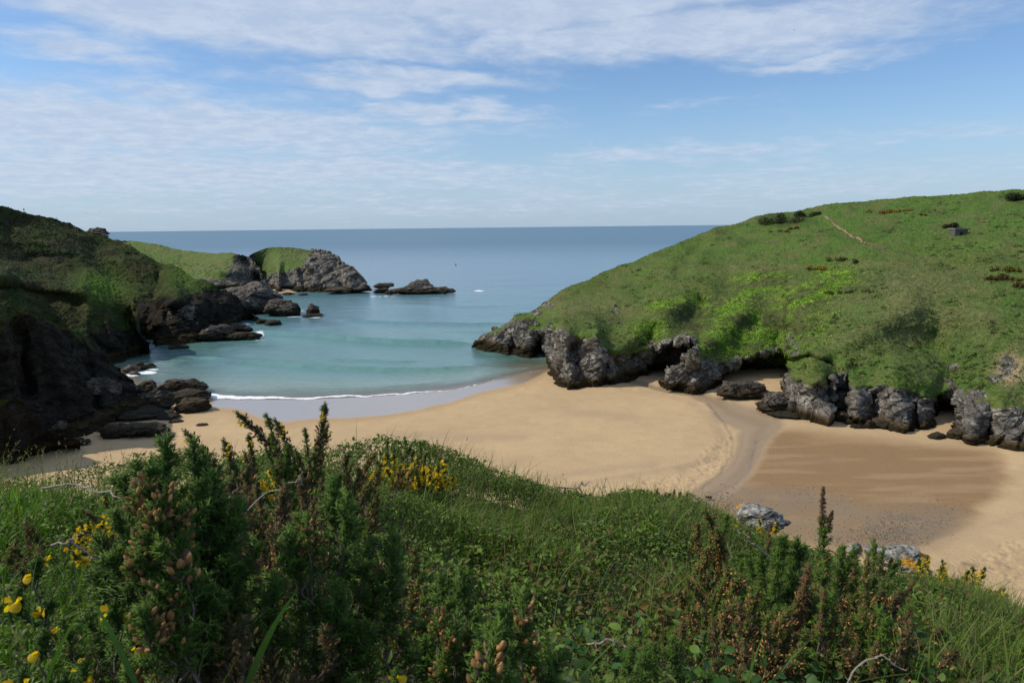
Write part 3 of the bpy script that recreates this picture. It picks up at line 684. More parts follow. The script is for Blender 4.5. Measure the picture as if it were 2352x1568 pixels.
right_hill = Land(R_foot, [R_top], R_sky, R_feats, smooth_u=True, holes=[(CAVE, 858, 5, 3), ([(1920, 872), (1938, 858), (1952, 876), (1946, 968), (1928, 962)], 956, 4, 3), ([(1652, 896), (1656, 856), (1690, 836), (1740, 816), (1800, 806), (1818, 826), (1808, 868), (1780, 870), (1740, 880), (1700, 888)], 866, 11, 4), ([(2146, 985), (2140, 930), (2150, 905), (2185, 890), (2206, 905), (2210, 940), (2196, 985)], 966, 8, 4)])
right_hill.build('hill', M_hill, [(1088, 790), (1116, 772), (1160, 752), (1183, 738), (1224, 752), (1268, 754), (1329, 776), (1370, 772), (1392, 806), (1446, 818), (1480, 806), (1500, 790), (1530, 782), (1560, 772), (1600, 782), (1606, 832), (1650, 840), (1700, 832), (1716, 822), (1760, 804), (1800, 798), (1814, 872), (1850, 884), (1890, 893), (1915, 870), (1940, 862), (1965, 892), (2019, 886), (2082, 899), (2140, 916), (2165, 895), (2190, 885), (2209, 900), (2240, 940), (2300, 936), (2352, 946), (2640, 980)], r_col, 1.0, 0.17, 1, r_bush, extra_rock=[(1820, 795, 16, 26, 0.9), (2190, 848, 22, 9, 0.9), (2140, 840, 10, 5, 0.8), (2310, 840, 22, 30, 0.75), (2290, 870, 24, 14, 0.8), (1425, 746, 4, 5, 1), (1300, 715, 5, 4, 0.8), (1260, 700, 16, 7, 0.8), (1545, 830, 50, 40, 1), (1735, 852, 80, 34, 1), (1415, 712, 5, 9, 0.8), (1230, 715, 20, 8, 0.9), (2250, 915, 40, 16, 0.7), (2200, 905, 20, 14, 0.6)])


# --- left hills, far to near
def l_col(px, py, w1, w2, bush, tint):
    col = np.ones(px.shape + (3,)) * np.array([0.027, 0.046, 0.009])  # dark heath, deepened further to carry the hillside's shade
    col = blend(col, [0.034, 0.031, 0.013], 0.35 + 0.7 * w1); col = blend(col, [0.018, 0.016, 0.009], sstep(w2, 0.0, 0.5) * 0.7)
    col = blend(col, [0.075, 0.15, 0.018], ell(px, py, 235, 660, 60, 34) * 0.9 + ell(px, py, 430, 640, 50, 40) * 0.6)  # sunlight on the brow and the spur painted as brighter green
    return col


def far_col(px, py, w1, w2, bush, tint):
    col = np.ones(px.shape + (3,)) * np.array([0.095, 0.15, 0.04]); return blend(col, [0.13, 0.14, 0.06], 0.4 + 0.6 * w1)


FP_foot = [(240, 660), (400, 663), (500, 666), (560, 664), (600, 660), (612, 655)]
FP_top = [(240, 640, 8), (400, 640, 8), (471, 645, 6), (530, 652, 5), (560, 646, 6), (590, 640, 6), (612, 640, 6)]
FP_sky = [(240, 558, 580), (265, 555, 575), (307, 554, 570), (363, 562, 560), (417, 575, 545), (491, 582, 520), (530, 580, 500), (545, 584, 495), (575, 590, 492), (596, 618, 485), (612, 648, 470)]
far = Land(FP_foot, [FP_top], FP_sky, [(470, 622, 575, 622, 12, -8), (560, 600, 590, 640, 14, 14), (300, 600, 460, 620, 20, 6)], (0.9, 0.8))
far.build('headland', M_hill, [(240, 652), (400, 650), (471, 643), (520, 642), (532, 620), (540, 586), (612, 560)], far_col, 0.9, 0.2, 40, backlen=120)
IS_foot = [(570, 655), (598, 657), (640, 667), (662, 670), (720, 672), (800, 671), (840, 670), (853, 668)]
IS_top = [(570, 640, 12), (598, 630, 14), (640, 625, 18), (700, 612, 26), (740, 600, 32), (780, 612, 24), (814, 628, 12), (853, 668, 1)]
IS_sky = [(572, 588, 496), (579, 582, 498), (600, 574, 500), (617, 569, 502), (662, 568, 505), (680, 571, 505), (710, 574, 503), (741, 575, 500), (760, 580, 496), (779, 588, 488), (783, 599, 478), (814, 615, 466), (830, 632, 456), (840, 645, 450), (851, 662, 446), (855, 667, 445)]
isle = Land(IS_foot, [IS_top], IS_sky, [(690, 620, 700, 668, 5, 5), (740, 640, 790, 600, 6, 4), (775, 640, 790, 668, 6, 4), (735, 640, 742, 668, 4, 3), (650, 600, 620, 640, 24, -4), (800, 640, 812, 668, 8, -4)], (0.6, 0.6), 6, fs=1.5, smooth_u=True)
isle.build('promontory', M_rock_far if False else M_hill, [(570, 588), (585, 590), (592, 632), (640, 628), (668, 616), (700, 606), (712, 590), (718, 574), (724, 560), (860, 560)], far_col, 1.0, 0.25, 50, backlen=60)

A2_foot = [(-420, 830), (0, 830), (270, 830), (383, 795), (442, 788), (520, 768), (560, 750), (600, 742)]
A2_top = [(-420, 760, 20), (0, 760, 20), (200, 760, 16), (280, 745, 14), (383, 700, 15), (405, 690, 14), (440, 706, 10), (480, 700, 9), (520, 690, 8), (560, 715, 3), (600, 740, 1)]
A2_sky = [(-420, 400, 250), (-150, 448, 300), (0, 480, 335), (49, 494, 345), (120, 508, 358), (160, 520, 364), (190, 532, 370), (215, 541, 374), (245, 549, 377), (265, 556, 378), (320, 584, 366), (380, 610, 350), (430, 630, 335), (470, 648, 322), (500, 660, 312), (525, 671, 305), (550, 694, 296), (574, 718, 288), (600, 740, 280)]
def a2_shape(px, py):
    low_ = sstep(py - (595 + (px - 221) * .23), -14, 44) * sstep(px, 205, 225)
    g = 26 * np.clip((px - 212) / 158, 0, 1) * (1 - sstep(px + .25 * (py - 640), 360, 398)) * low_
    return g + 16 * sstep(px, 448, 520) * sstep(py, 655, 680)


A2_feats = [a2_shape, (215, 590, 330, 780, 38, 10), (370, 640, 380, 720, 14, 5), (395, 640, 400, 690, 18, -5), (100, 640, 30, 560, 26, 5), (60, 600, 160, 600, 16, 5), (470, 690, 480, 760, 22, -4), (40, 540, 190, 590, 14, -4)]
a2 = Land(A2_foot, [A2_top], A2_sky, A2_feats, relief=1.5, smooth_u=True)
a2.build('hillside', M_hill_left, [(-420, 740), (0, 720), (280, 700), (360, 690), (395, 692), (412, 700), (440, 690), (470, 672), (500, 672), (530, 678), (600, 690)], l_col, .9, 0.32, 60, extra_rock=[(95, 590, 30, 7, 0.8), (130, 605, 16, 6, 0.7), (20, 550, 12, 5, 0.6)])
A1_foot = [(-420, 900), (0, 880), (200, 860), (270, 834), (320, 812), (346, 800)]
A1_top = [(-420, 660, 24), (0, 640, 24), (98, 664, 24), (150, 668, 22), (200, 674, 19), (260, 702, 12), (290, 718, 9), (318, 765, 3), (346, 790, 1)]
A1_sky = [(-420, 560, 205), (-100, 585, 262), (0, 598, 268), (100, 610, 262), (150, 606, 262), (180, 608, 260), (201, 612, 257), (228, 630, 252), (258, 656, 244), (292, 679, 236), (309, 698, 230), (317, 718, 225), (321, 755, 215), (346, 785, 208)]
A1_feats = [(40, 660, 180, 700, 24, 6), (0, 640, 190, 662, 12, -5), (200, 640, 290, 700, 20, -5), (120, 760, 130, 820, 18, 5), (250, 740, 270, 800, 16, -4), (100, 620, 150, 640, 14, 5)]
a1 = Land(A1_foot, [A1_top], A1_sky, A1_feats, relief=1.2, smooth_u=True)
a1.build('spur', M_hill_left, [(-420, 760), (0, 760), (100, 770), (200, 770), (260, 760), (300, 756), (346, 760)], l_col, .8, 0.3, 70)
B_foot = [(-420, 1030), (0, 1045), (60, 1038), (140, 1010), (200, 1000), (270, 968), (330, 950), (380, 940)]
B_top = [(-420, 1010, 2), (-100, 960, 4), (0, 900, 6), (100, 900, 7), (200, 890, 8), (260, 900, 6), (320, 905, 4), (380, 925, 2)]
B_sky = [(-420, 985, 98), (-160, 900, 112), (-70, 780, 118), (-20, 700, 122), (0, 699, 124), (49, 718, 130), (98, 735, 137), (147, 752, 144), (191, 767, 151), (216, 782, 156), (232, 800, 158), (250, 830, 160), (290, 866, 158), (340, 905, 152), (380, 935, 142)]
B_feats = [(40, 760, 60, 900, 20, 4), (110, 780, 150, 900, 24, -3), (190, 800, 220, 930, 16, 4), (0, 740, 20, 800, 24, -4)]
bb = Land(B_foot, [B_top], B_sky, B_feats)
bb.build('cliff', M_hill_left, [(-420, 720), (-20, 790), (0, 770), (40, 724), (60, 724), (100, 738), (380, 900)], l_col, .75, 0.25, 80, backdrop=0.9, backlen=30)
Cc_foot = [(-420, 1090), (0, 1062), (60, 1050), (120, 1035), (165, 1024), (180, 1020)]
Cc_sky = [(-420, 1060, 92), (-160, 1000, 104), (-60, 930, 108), (0, 915, 110), (29, 907, 112), (50, 920, 113), (70, 945, 114), (88, 968, 115), (123, 1000, 116), (160, 1014, 117), (180, 1019, 117)]
cc_ = Land(Cc_foot, [], Cc_sky, [(30, 940, 50, 1030, 14, -2)])
cc_.build('bluff', M_hill_left, [(-420, 900), (0, 930), (29, 916), (60, 925), (180, 960)], l_col, 0.7, 0.15, 90, backdrop=0.8, backlen=14)


# ------------------------------------------------------------------ rocks, each one its own thing
def ico(n):
    bm = bmesh.new(); bmesh.ops.create_icosphere(bm, subdivisions=n, radius=1.0)
    V = np.array([v.co[:] for v in bm.verts]); Fa = np.array([[v.index for v in f.verts] for f in bm.faces]); bm.free(); return V, Fa


ICO = {n: ico(n) for n in (3, 4, 5, 6)}


def rock_shape(seed, size, det=5, cuts=14, rough=1.0):
    r_ = np.random.default_rng(seed); V, Fa = ICO[det]; V = V.copy()
    for _ in range(cuts):
        n = r_.normal(size=3); n[2] = abs(n[2]) * 0.8; n /= np.linalg.norm(n); d = r_.uniform(0.5, 0.88)
        q = V @ n - d; V -= np.where(q > 0, q * 0.93, 0)[:, None] * n
    size = np.array(size, float); W = V * size * 0.62; nn = V / np.linalg.norm(V, axis=1, keepdims=True)
    s = float(np.cbrt(size.prod())); off = seed * 13.7
    Ws = W + off; Wq = Ws @ np.array(Matrix.Rotation(0.5, 3, 'X') @ Matrix.Rotation(0.5, 3, 'Y')).T
    Ww = Wq + s * .02 * np.stack([fbm(Ws + 7 * k, s * .2, 2, seed + 40 + k) for k in range(3)], -1)
    W += nn * (s * rough * (.05 * ridged(Ws, s * .6, 3, seed) + .10 * facet(Ww * [.7, .8, 1.2], s * .45, seed + 1) + .04 * facet(Ww, s * .19, seed + 2) + .02 * ridged(Wq * [.5, .6, 1.8], s * .14, 3, seed + 7) + .012 * fbm(Ws, s * .05, 2, seed + 5)))[:, None]
    return W, Fa


GR = 'rocks round the bay'


def rock(px, py, wpx, hpx, label, name='rock', D=None, deep=0.8, mat=None, seed=None, det=5, turn=None, group=GR, cat='rock', sink=0.22, rough=1.0):
    seed = seed if seed is not None else int(px * 7 + py)
    if D is None: D = float(groundD(px, py)); base = float(gz(*[float(x) for x in PT(px, py, D)[:2]])); base = max(base, -0.1)
    else: base = float(PT(px, py, D)[2])
    wm, hm = wpx * D / F, hpx * D / F * 1.05
    W, Fa = rock_shape(seed, (wm, wm * deep, hm * 1.55), det, rough=rough)
    p = PT(px, py, D); W[:, 2] -= W[:, 2].min() + hm * sink * 1.2
    k = hm / max(W[:, 2].max(), 0.01); W[:, 2] *= k
    o = mk(name, W, Fa, mat or M_rock, smooth=True); o.location = (p[0], p[1] + wm * deep * 0.35, base)
    tag(o, label, cat, group); return o


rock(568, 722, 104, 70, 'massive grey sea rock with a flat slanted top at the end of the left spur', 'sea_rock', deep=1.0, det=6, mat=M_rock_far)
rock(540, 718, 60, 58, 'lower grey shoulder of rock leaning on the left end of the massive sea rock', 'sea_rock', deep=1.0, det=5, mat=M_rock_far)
rock(650, 726, 74, 38, 'dark double humped sea rock right of the massive grey one', 'sea_rock', deep=0.8, det=6)
rock(718, 724, 30, 26, 'small upright pinnacle of rock standing alone in the turquoise water', 'rock_stack', deep=0.8)
rock(712, 729, 46, 7, 'low black wave washed rock at the foot of the lone pinnacle', 'rock')
rock(624, 748, 38, 13, 'low black rock in the water just right of the dark cliff foot', 'rock')
rock(600, 744, 31, 10, 'black ledge rock between the cliff foot and the low black rock', 'rock')
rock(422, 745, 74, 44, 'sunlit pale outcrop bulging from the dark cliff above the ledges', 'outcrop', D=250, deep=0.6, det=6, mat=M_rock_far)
rock(405, 722, 50, 20, 'small pale ribbed outcrop capping the sunlit outcrop on the dark cliff', 'outcrop', D=254, deep=0.6, det=5, mat=M_rock_far)
rock(437, 780, 50, 34, 'brown blocky ledge rock at the left end of the tidal ledges', 'ledge_rock', det=6, deep=0.9)
rock(490, 783, 80, 34, 'largest craggy rock in the middle of the tidal ledges', 'ledge_rock', det=6, deep=0.8)
rock(545, 782, 92, 18, 'long low tidal ledge pointing right into the bay', 'ledge_rock', det=6, deep=0.5)
rock(540, 764, 60, 18, 'dark ledge rock behind the long low tidal ledge', 'ledge_rock', det=5)
rock(404, 801, 44, 9, 'flat black rock awash in front of the dark cliff', 'rock')
rock(297, 856, 34, 17, 'rust brown block at the left of the small reef by the cliff', 'reef_rock', mat=M_rock_brown)
rock(316, 850, 34, 17, 'dark block in the middle of the small reef by the cliff', 'reef_rock')
rock(340, 846, 26, 12, 'rust brown block at the seaward tip of the small reef by the cliff', 'reef_rock', mat=M_rock_brown)
rock(308, 862, 20, 9, 'lowest rusty boulder at the front of the small reef by the cliff', 'reef_rock', mat=M_rock_brown)
rock(337, 884, 27, 8, 'small black rock awash between the reef and the big boulders', 'rock')
rock(411, 906, 90, 33, 'biggest black weedy boulder lying at the water edge', 'boulder', det=6, deep=0.7)
rock(435, 947, 86, 28, 'black weedy boulder on the sand just below the biggest one', 'boulder', det=6, deep=0.7)
rock(425, 925, 90, 24, 'flat weedy boulder wedged between the two large black ones', 'boulder', det=5, deep=0.8)
rock(367, 915, 50, 30, 'pointed black boulder left of the biggest one', 'boulder', det=5)
rock(330, 903, 44, 26, 'dark boulder against the cliff foot above the pile', 'boulder', det=5)
rock(270, 945, 100, 60, 'huge shaded block with a green lichen top in the boulder pile', 'boulder', det=6, deep=0.8)
rock(340, 945, 80, 46, 'shaded boulder right of the huge block with the lichen top', 'boulder', det=6)
rock(218, 910, 90, 40, 'pale shaded slab high in the boulder pile under the cliff', 'boulder', D=142, det=5)
rock(310, 963, 110, 20, 'low dark rock along the front edge of the boulder pile', 'boulder', det=5)
rock(375, 962, 60, 14, 'greenish weed covered low rock at the end of the boulder pile', 'boulder', det=5)
rock(185, 968, 110, 42, 'broad shaded block at the back of the sand bay below the cliff', 'boulder', det=6)
rock(100, 1012, 80, 40, 'dark leaning block in the cliff foot by the sand', 'boulder', det=5)
rock(160, 1026, 60, 14, 'flat dark toe of rock poking onto the shaded sand', 'boulder', det=5)
rock(300, 1004, 138, 30, 'long sunlit ribbed outcrop standing alone on the sand at left', 'outcrop', det=6, deep=0.45, mat=M_rock_far)
rock(252, 1008, 46, 34, 'rounded knob at the left end of the long sand outcrop', 'outcrop', det=5, mat=M_rock_far)
rock(22, 1064, 60, 22, 'low grey rock on the sand at the left edge of the beach', 'rock', det=5, mat=M_rock_far)
rock(402, 970, 28, 5, 'little flat stone on the sand right of the boulder pile', 'stone', mat=M_rock_far)
rock(462, 978, 24, 4, 'thin weed covered stone on the open sand', 'stone')
rock(878, 663, 38, 12, 'small dark rock in the gap right of the rocky promontory', 'reef_rock', D=455)
rock(873, 674, 36, 11, 'low brown rock at the left end of the offshore reef', 'reef_rock')
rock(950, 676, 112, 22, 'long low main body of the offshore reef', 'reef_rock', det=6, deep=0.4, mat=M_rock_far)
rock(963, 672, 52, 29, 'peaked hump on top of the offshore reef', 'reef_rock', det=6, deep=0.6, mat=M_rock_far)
rock(1012, 675, 56, 15, 'low right hand tail of the offshore reef', 'reef_rock', det=5, deep=0.5)
rock(816, 670, 50, 19, 'rounded rock at the foot of the rocky promontory', 'sea_rock', det=5, D=428, mat=M_rock_far)
rock(770, 671, 70, 9, 'brown tidal ledge along the foot of the rocky promontory', 'ledge_rock', det=5, D=425)
rock(660, 677, 26, 5, 'dark rock on the edge of the little far cove', 'rock', D=424)
rock(695, 678, 20, 4, 'flat dark rock awash off the little far cove', 'rock', D=420)
# right side
rock(1712, 917, 122, 40, 'brown weedy ridge of rock alone on the sand near the stream', 'outcrop', det=6, deep=0.45, sink=0.15)
rock(1790, 946, 92, 44, 'smooth brown rounded rock at the left foot of the grass capped dome', 'boulder', det=6, deep=0.8)
rock(1915, 950, 54, 48, 'narrow pointed grey rock right of the dome', 'boulder', det=5)
rock(1942, 970, 34, 26, 'round dark boulder at the cliff foot between dome and long cliff', 'boulder', det=5)
rock(1953, 975, 18, 12, 'small round boulder tucked right of the round dark one', 'boulder', det=4)
rock(1820, 957, 90, 10, 'flat green weedy ledge in front of the dome', 'ledge_rock', det=5)
rock(1868, 957, 26, 8, 'small dark stone on the sand below the dome', 'stone', det=4)
rock(1845, 963, 20, 6, 'tiny weedy stone left of the small dark stone', 'stone', det=4)
rock(1971, 984, 30, 8, 'flat grey slab lying on the damp sand before the cliff', 'stone', det=4)
rock(2000, 984, 22, 20, 'small upright dark rock against the long cliff', 'boulder', det=4)
rock(2040, 984, 44, 24, 'dark lump at the foot of the long cliff', 'boulder', det=5)
rock(2156, 1008, 34, 13, 'single dark rock alone on the sand right of the long cliff', 'rock', det=5)
rock(2208, 1010, 44, 24, 'rounded foot of the far right cliff beside the sandy inlet', 'boulder', det=5)
rock(1628, 1144, 14, 4, 'tiny dark stone in the gritty sand by the stream', 'stone', det=4)
rock(219, 541, 44, 18, 'dark wedge of rock with an overhanging tip on the left skyline', 'crag', D=376, det=5, mat=M_rock_brown, sink=0.1)
rock(236, 546, 18, 9, 'small pale broken rock below the overhanging crag', 'crag', D=374, det=4, mat=M_rock_far)
rock(284, 557, 14, 5, 'low dark boulder on the far grassy headland crest', 'boulder', D=560, det=4, mat=M_rock_brown)


# ------------------------------------------------------------------ the slope the camera stands on
def proj(P):
    q = (np.asarray(P, float) - np.array([0, 0, H])) @ MRn
    return 1176 + F * q[..., 0] / -q[..., 2], 784 - F * q[..., 1] / -q[..., 2]


CREST = [(-500, 1150, 5), (-200, 1118, 5), (0, 1112, 5), (120, 1106, 5), (250, 1092, 5), (400, 1082, 5.2), (530, 1075, 5.4), (700, 1060, 5.6), (800, 1042, 5.8), (900, 1042, 6), (1000, 1058, 6.4), (1100, 1090, 6.8), (1200, 1118, 7), (1310, 1145, 7.4), (1400, 1152, 8), (1500, 1150, 8.6), (1580, 1165, 9), (1700, 1222, 9), (1850, 1280, 9), (2000, 1320, 9), (2150, 1352, 9), (2352, 1435, 8.4), (2600, 1540, 7.6), (2900, 1640, 7)]
_c = np.array(CREST, float); _cd = ray(_c[:, 0], _c[:, 1]); _ca = _cd[:, 0]; _cD = _c[:, 2]; _cz = -_cd[:, 2] * _cD


def drop(X, Y):
    """how far the top of the growth lies below eye height"""
    X = np.asarray(X, float); Y = np.asarray(Y, float)
    Ye = np.maximum(Y, 1.2); a = np.clip(X / Ye, -1.3, 1.3); Dc = np.interp(a, _ca, _cD); zc_ = np.interp(a, _ca, _cz)
    t_ = (Ye - 1.2) / (Dc - 1.2); near = 0.98 + (zc_ - 0.98) * np.minimum(t_, 1) ** 1.05
    over = np.maximum(Ye - Dc, 0); sl = (zc_ - 0.98) / (Dc - 1.2)
    return near + sl * np.minimum(over, 0.6) + np.maximum(over - 0.6, 0) * 1.05 + np.where(Y < 1.2, (Y - 1.2) * 0.12, 0)


def canopy(X, Y):
    P = np.stack([X, Y, np.zeros_like(X)], -1)
    return H - drop(X, Y) + (0.13 * fbm(P, 0.8, 3, 70) + .10 * (cells(P, .55, 71)[0] - .55)) * np.clip(Y / 3, 0.3, 1)


def ground_z(X, Y): return H - drop(X, Y) - 0.34 - 0.05 * np.clip(3 - Y, 0, 2)


def canopyD(px, py):
    d = ray(px, py); lo = np.full(np.shape(px), 0.5); hi = np.full(np.shape(px), 12.0)
    D = lo.copy()
    for k in range(60):
        DD = 0.7 + k * 0.16; q = H + d[..., 2] * DD < H - drop(d[..., 0] * DD, DD); D = np.where((D == lo) & q, DD, D)
    return np.where(D == lo, np.nan, D)


M_soil = plain('soil', (0.035, 0.03, 0.018), 0.95, 12)
xs = np.sinh(np.linspace(-4.2, 4.2, 260)) * 1.6; ys = np.concatenate([np.linspace(-6, 0, 12)[:-1], np.sinh(np.linspace(0, 4.1, 240)) * 1.55])
GX, GY = np.meshgrid(xs, ys, indexing='ij'); GZ = np.maximum(ground_z(GX, GY), -1.0)
GP = np.stack([GX, GY, GZ + 0.03 * fbm(np.stack([GX, GY, GX * 0], -1), 0.4, 3, 4)], -1)
tag(mk('ground', GP, gridfaces(*GX.shape), M_soil), kind='structure')

# ---- little mesh writers for plants (all vectorised)
def norm(v): return v / (np.linalg.norm(v, axis=-1, keepdims=True) + 1e-9)


def perp(d, r_):
    q = r_.normal(size=d.shape); return norm(np.cross(d, q))


def ribbons(B, dirv, L, Wd, bendv, nseg, col, r_, tipcol=None):
    """arching blades: B base, dirv start direction, bendv sideways/down pull over the length"""
    n = len(B); ts = np.linspace(0, 1, nseg + 1)
    side = norm(np.cross(dirv, bendv + 1e-3 * r_.normal(size=dirv.shape))); side = norm(side + 0.5 * r_.normal(size=side.shape))
    C_ = B[:, None] + (dirv * L[:, None])[:, None] * ts[None, :, None] + (bendv * L[:, None])[:, None] * (ts ** 2)[None, :, None]
    wt_ = np.clip(1.15 * (1 - ts ** 2.2), 0.02, 1) * np.minimum(1, 0.55 + 2 * ts)
    off = side[:, None] * (Wd[:, None] * 0.5 * wt_[None])[..., None]
    V = np.stack([C_ - off, C_ + off], 2)
    base = np.arange(n)[:, None] * (2 * (nseg + 1)) + np.arange(nseg)[None] * 2
    Fq = np.stack([base, base + 1, base + 3, base + 2], -1).reshape(-1, 4)
    c = np.repeat(col[:, None], 2 * (nseg + 1), 1).reshape(n, nseg + 1, 2, 3)
    if tipcol is not None: c = c + (tipcol[:, None, None] - c) * (ts ** 2)[None, :, None, None]
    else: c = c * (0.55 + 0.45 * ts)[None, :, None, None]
    return V.reshape(-1, 3), Fq, c.reshape(-1, 3)


def leaves(Cn, axis, nrm, L, Wd, col, fold=0.25, st=((0, .12), (.3, .9), (.6, .95), (1, .0))):
    n = len(Cn); side = norm(np.cross(axis, nrm)); nrm = norm(np.cross(side, axis)); V = []; 
    for s_, w_ in st:
        mid = Cn + axis * (L * s_)[:, None] - nrm * (L * 0.25 * s_ * s_)[:, None]
        V += [mid - side * (Wd * w_ * 0.5)[:, None] + nrm * (Wd * w_ * fold)[:, None], mid, mid + side * (Wd * w_ * 0.5)[:, None] + nrm * (Wd * w_ * fold)[:, None]]
    k = 3 * len(st); V = np.stack(V, 1); b = np.arange(n)[:, None] * k; Fq = []
    for q in range(len(st) - 1):
        for e in (0, 1): Fq.append(np.stack([b[:, 0] + 3 * q + e, b[:, 0] + 3 * q + e + 1, b[:, 0] + 3 * q + e + 4, b[:, 0] + 3 * q + e + 3], -1))
    return V.reshape(-1, 3), np.concatenate(Fq), np.repeat(col, k, 0)


def spikes(B, D_, L, Rd, col, tip=None):
    """three sided thorns"""
    n = len(B); r_ = np.random.default_rng(3); s = perp(D_, r_); u = np.cross(D_, s)
    V = [B + (s * math.cos(a) + u * math.sin(a)) * Rd[:, None] for a in (0, 2.094, 4.189)] + [B + D_ * L[:, None]]
    V = np.stack(V, 1).reshape(-1, 3); b = np.arange(n) * 4
    Fq = np.concatenate([np.stack([b + i, b + (i + 1) % 3, b + 3], -1) for i in range(3)])
    c = np.repeat(col[:, None], 4, 1)
    if tip is not None: c[:, 3] = tip
    return V, Fq, c.reshape(-1, 3)


def tubes(A, B, ra, rb, sides=4):
    n = len(A); d = norm(B - A); r_ = np.random.default_rng(5); s = perp(d, r_); u = np.cross(d, s); V = []
    for P_, rr in ((A, ra), (B, rb)):
        for k in range(sides):
            a = 2 * math.pi * k / sides; V.append(P_ + (s * math.cos(a) + u * math.sin(a)) * np.reshape(rr, (-1, 1)))
    V = np.stack(V, 1).reshape(-1, 3); b = np.arange(n) * 2 * sides
    Fq = np.concatenate([np.stack([b + k, b + (k + 1) % sides, b + sides + (k + 1) % sides, b + sides + k], -1) for k in range(sides)])
    return V, Fq


_pt = []
for i_, (zz, rr) in enumerate(((-.5, .12), (-.3, .75), (0, 1.0), (.25, .78), (.5, .08))):
    for k in range(6): _pt.append((rr * math.cos(k * math.pi / 3 + i_ * .2) * .5, rr * math.sin(k * math.pi / 3 + i_ * .2) * .42, zz))
_pt = np.array(_pt); _pf = np.array([(i_ * 6 + k, i_ * 6 + (k + 1) % 6, i_ * 6 + 6 + (k + 1) % 6, i_ * 6 + 6 + k) for i_ in range(4) for k in range(6)])


def pods(Cn, axis, L, Wd, col, r_):
    n = len(Cn); s = perp(axis, r_); u = np.cross(axis, s); m = len(_pt)
    V = Cn[:, None] + s[:, None] * (_pt[None, :, 0:1] * Wd[:, None, None]) + u[:, None] * (_pt[None, :, 1:2] * Wd[:, None, None]) + axis[:, None] * ((_pt[None, :, 2:3] + .5) * L[:, None, None])
    Fq = (np.arange(n)[:, None, None] * m + _pf[None]).reshape(-1, 4)
    shade = 0.75 + 0.5 * ((np.arange(m) % 6) % 2)[None, :, None] * 0.6
    return V.reshape(-1, 3), Fq, (col[:, None] * shade).reshape(-1, 3)


def petals(Cn, axis, S, col, r_):
    """pea flowers: an upright standard and closed wings"""
    out = []; n = len(Cn); side = perp(axis, r_); up = norm(np.cross(side, axis))
    for ax, nr, l_, w_ in ((norm(axis * .55 + up), axis, 1.0, 1.0), (norm(axis + up * .1 + side * .15), side, .85, .5), (norm(axis + up * .1 - side * .15), -side, .85, .5), (norm(axis - up * .25), up, .7, .4)):
        out.append(leaves(Cn, ax, nr, S * l_, S * w_, col * r_.uniform(.85, 1.1, (n, 1)), -0.2, ((0, .2), (.3, .8), (.65, 1.0), (.9, .75), (1, .3))))
    return join(out)


def join(parts):
    V, Fd, c, o = [], {}, [], 0
    for p in parts:
        V.append(p[0]); Fd.setdefault(p[1].shape[1], []).append(p[1] + o); o += len(p[0])
        if len(p) > 2: c.append(p[2])
    Fl = [np.concatenate(f) for f in Fd.values()]
    return (np.concatenate(V), Fl[0] if len(Fl) == 1 else Fl, np.concatenate(c) if c else None)


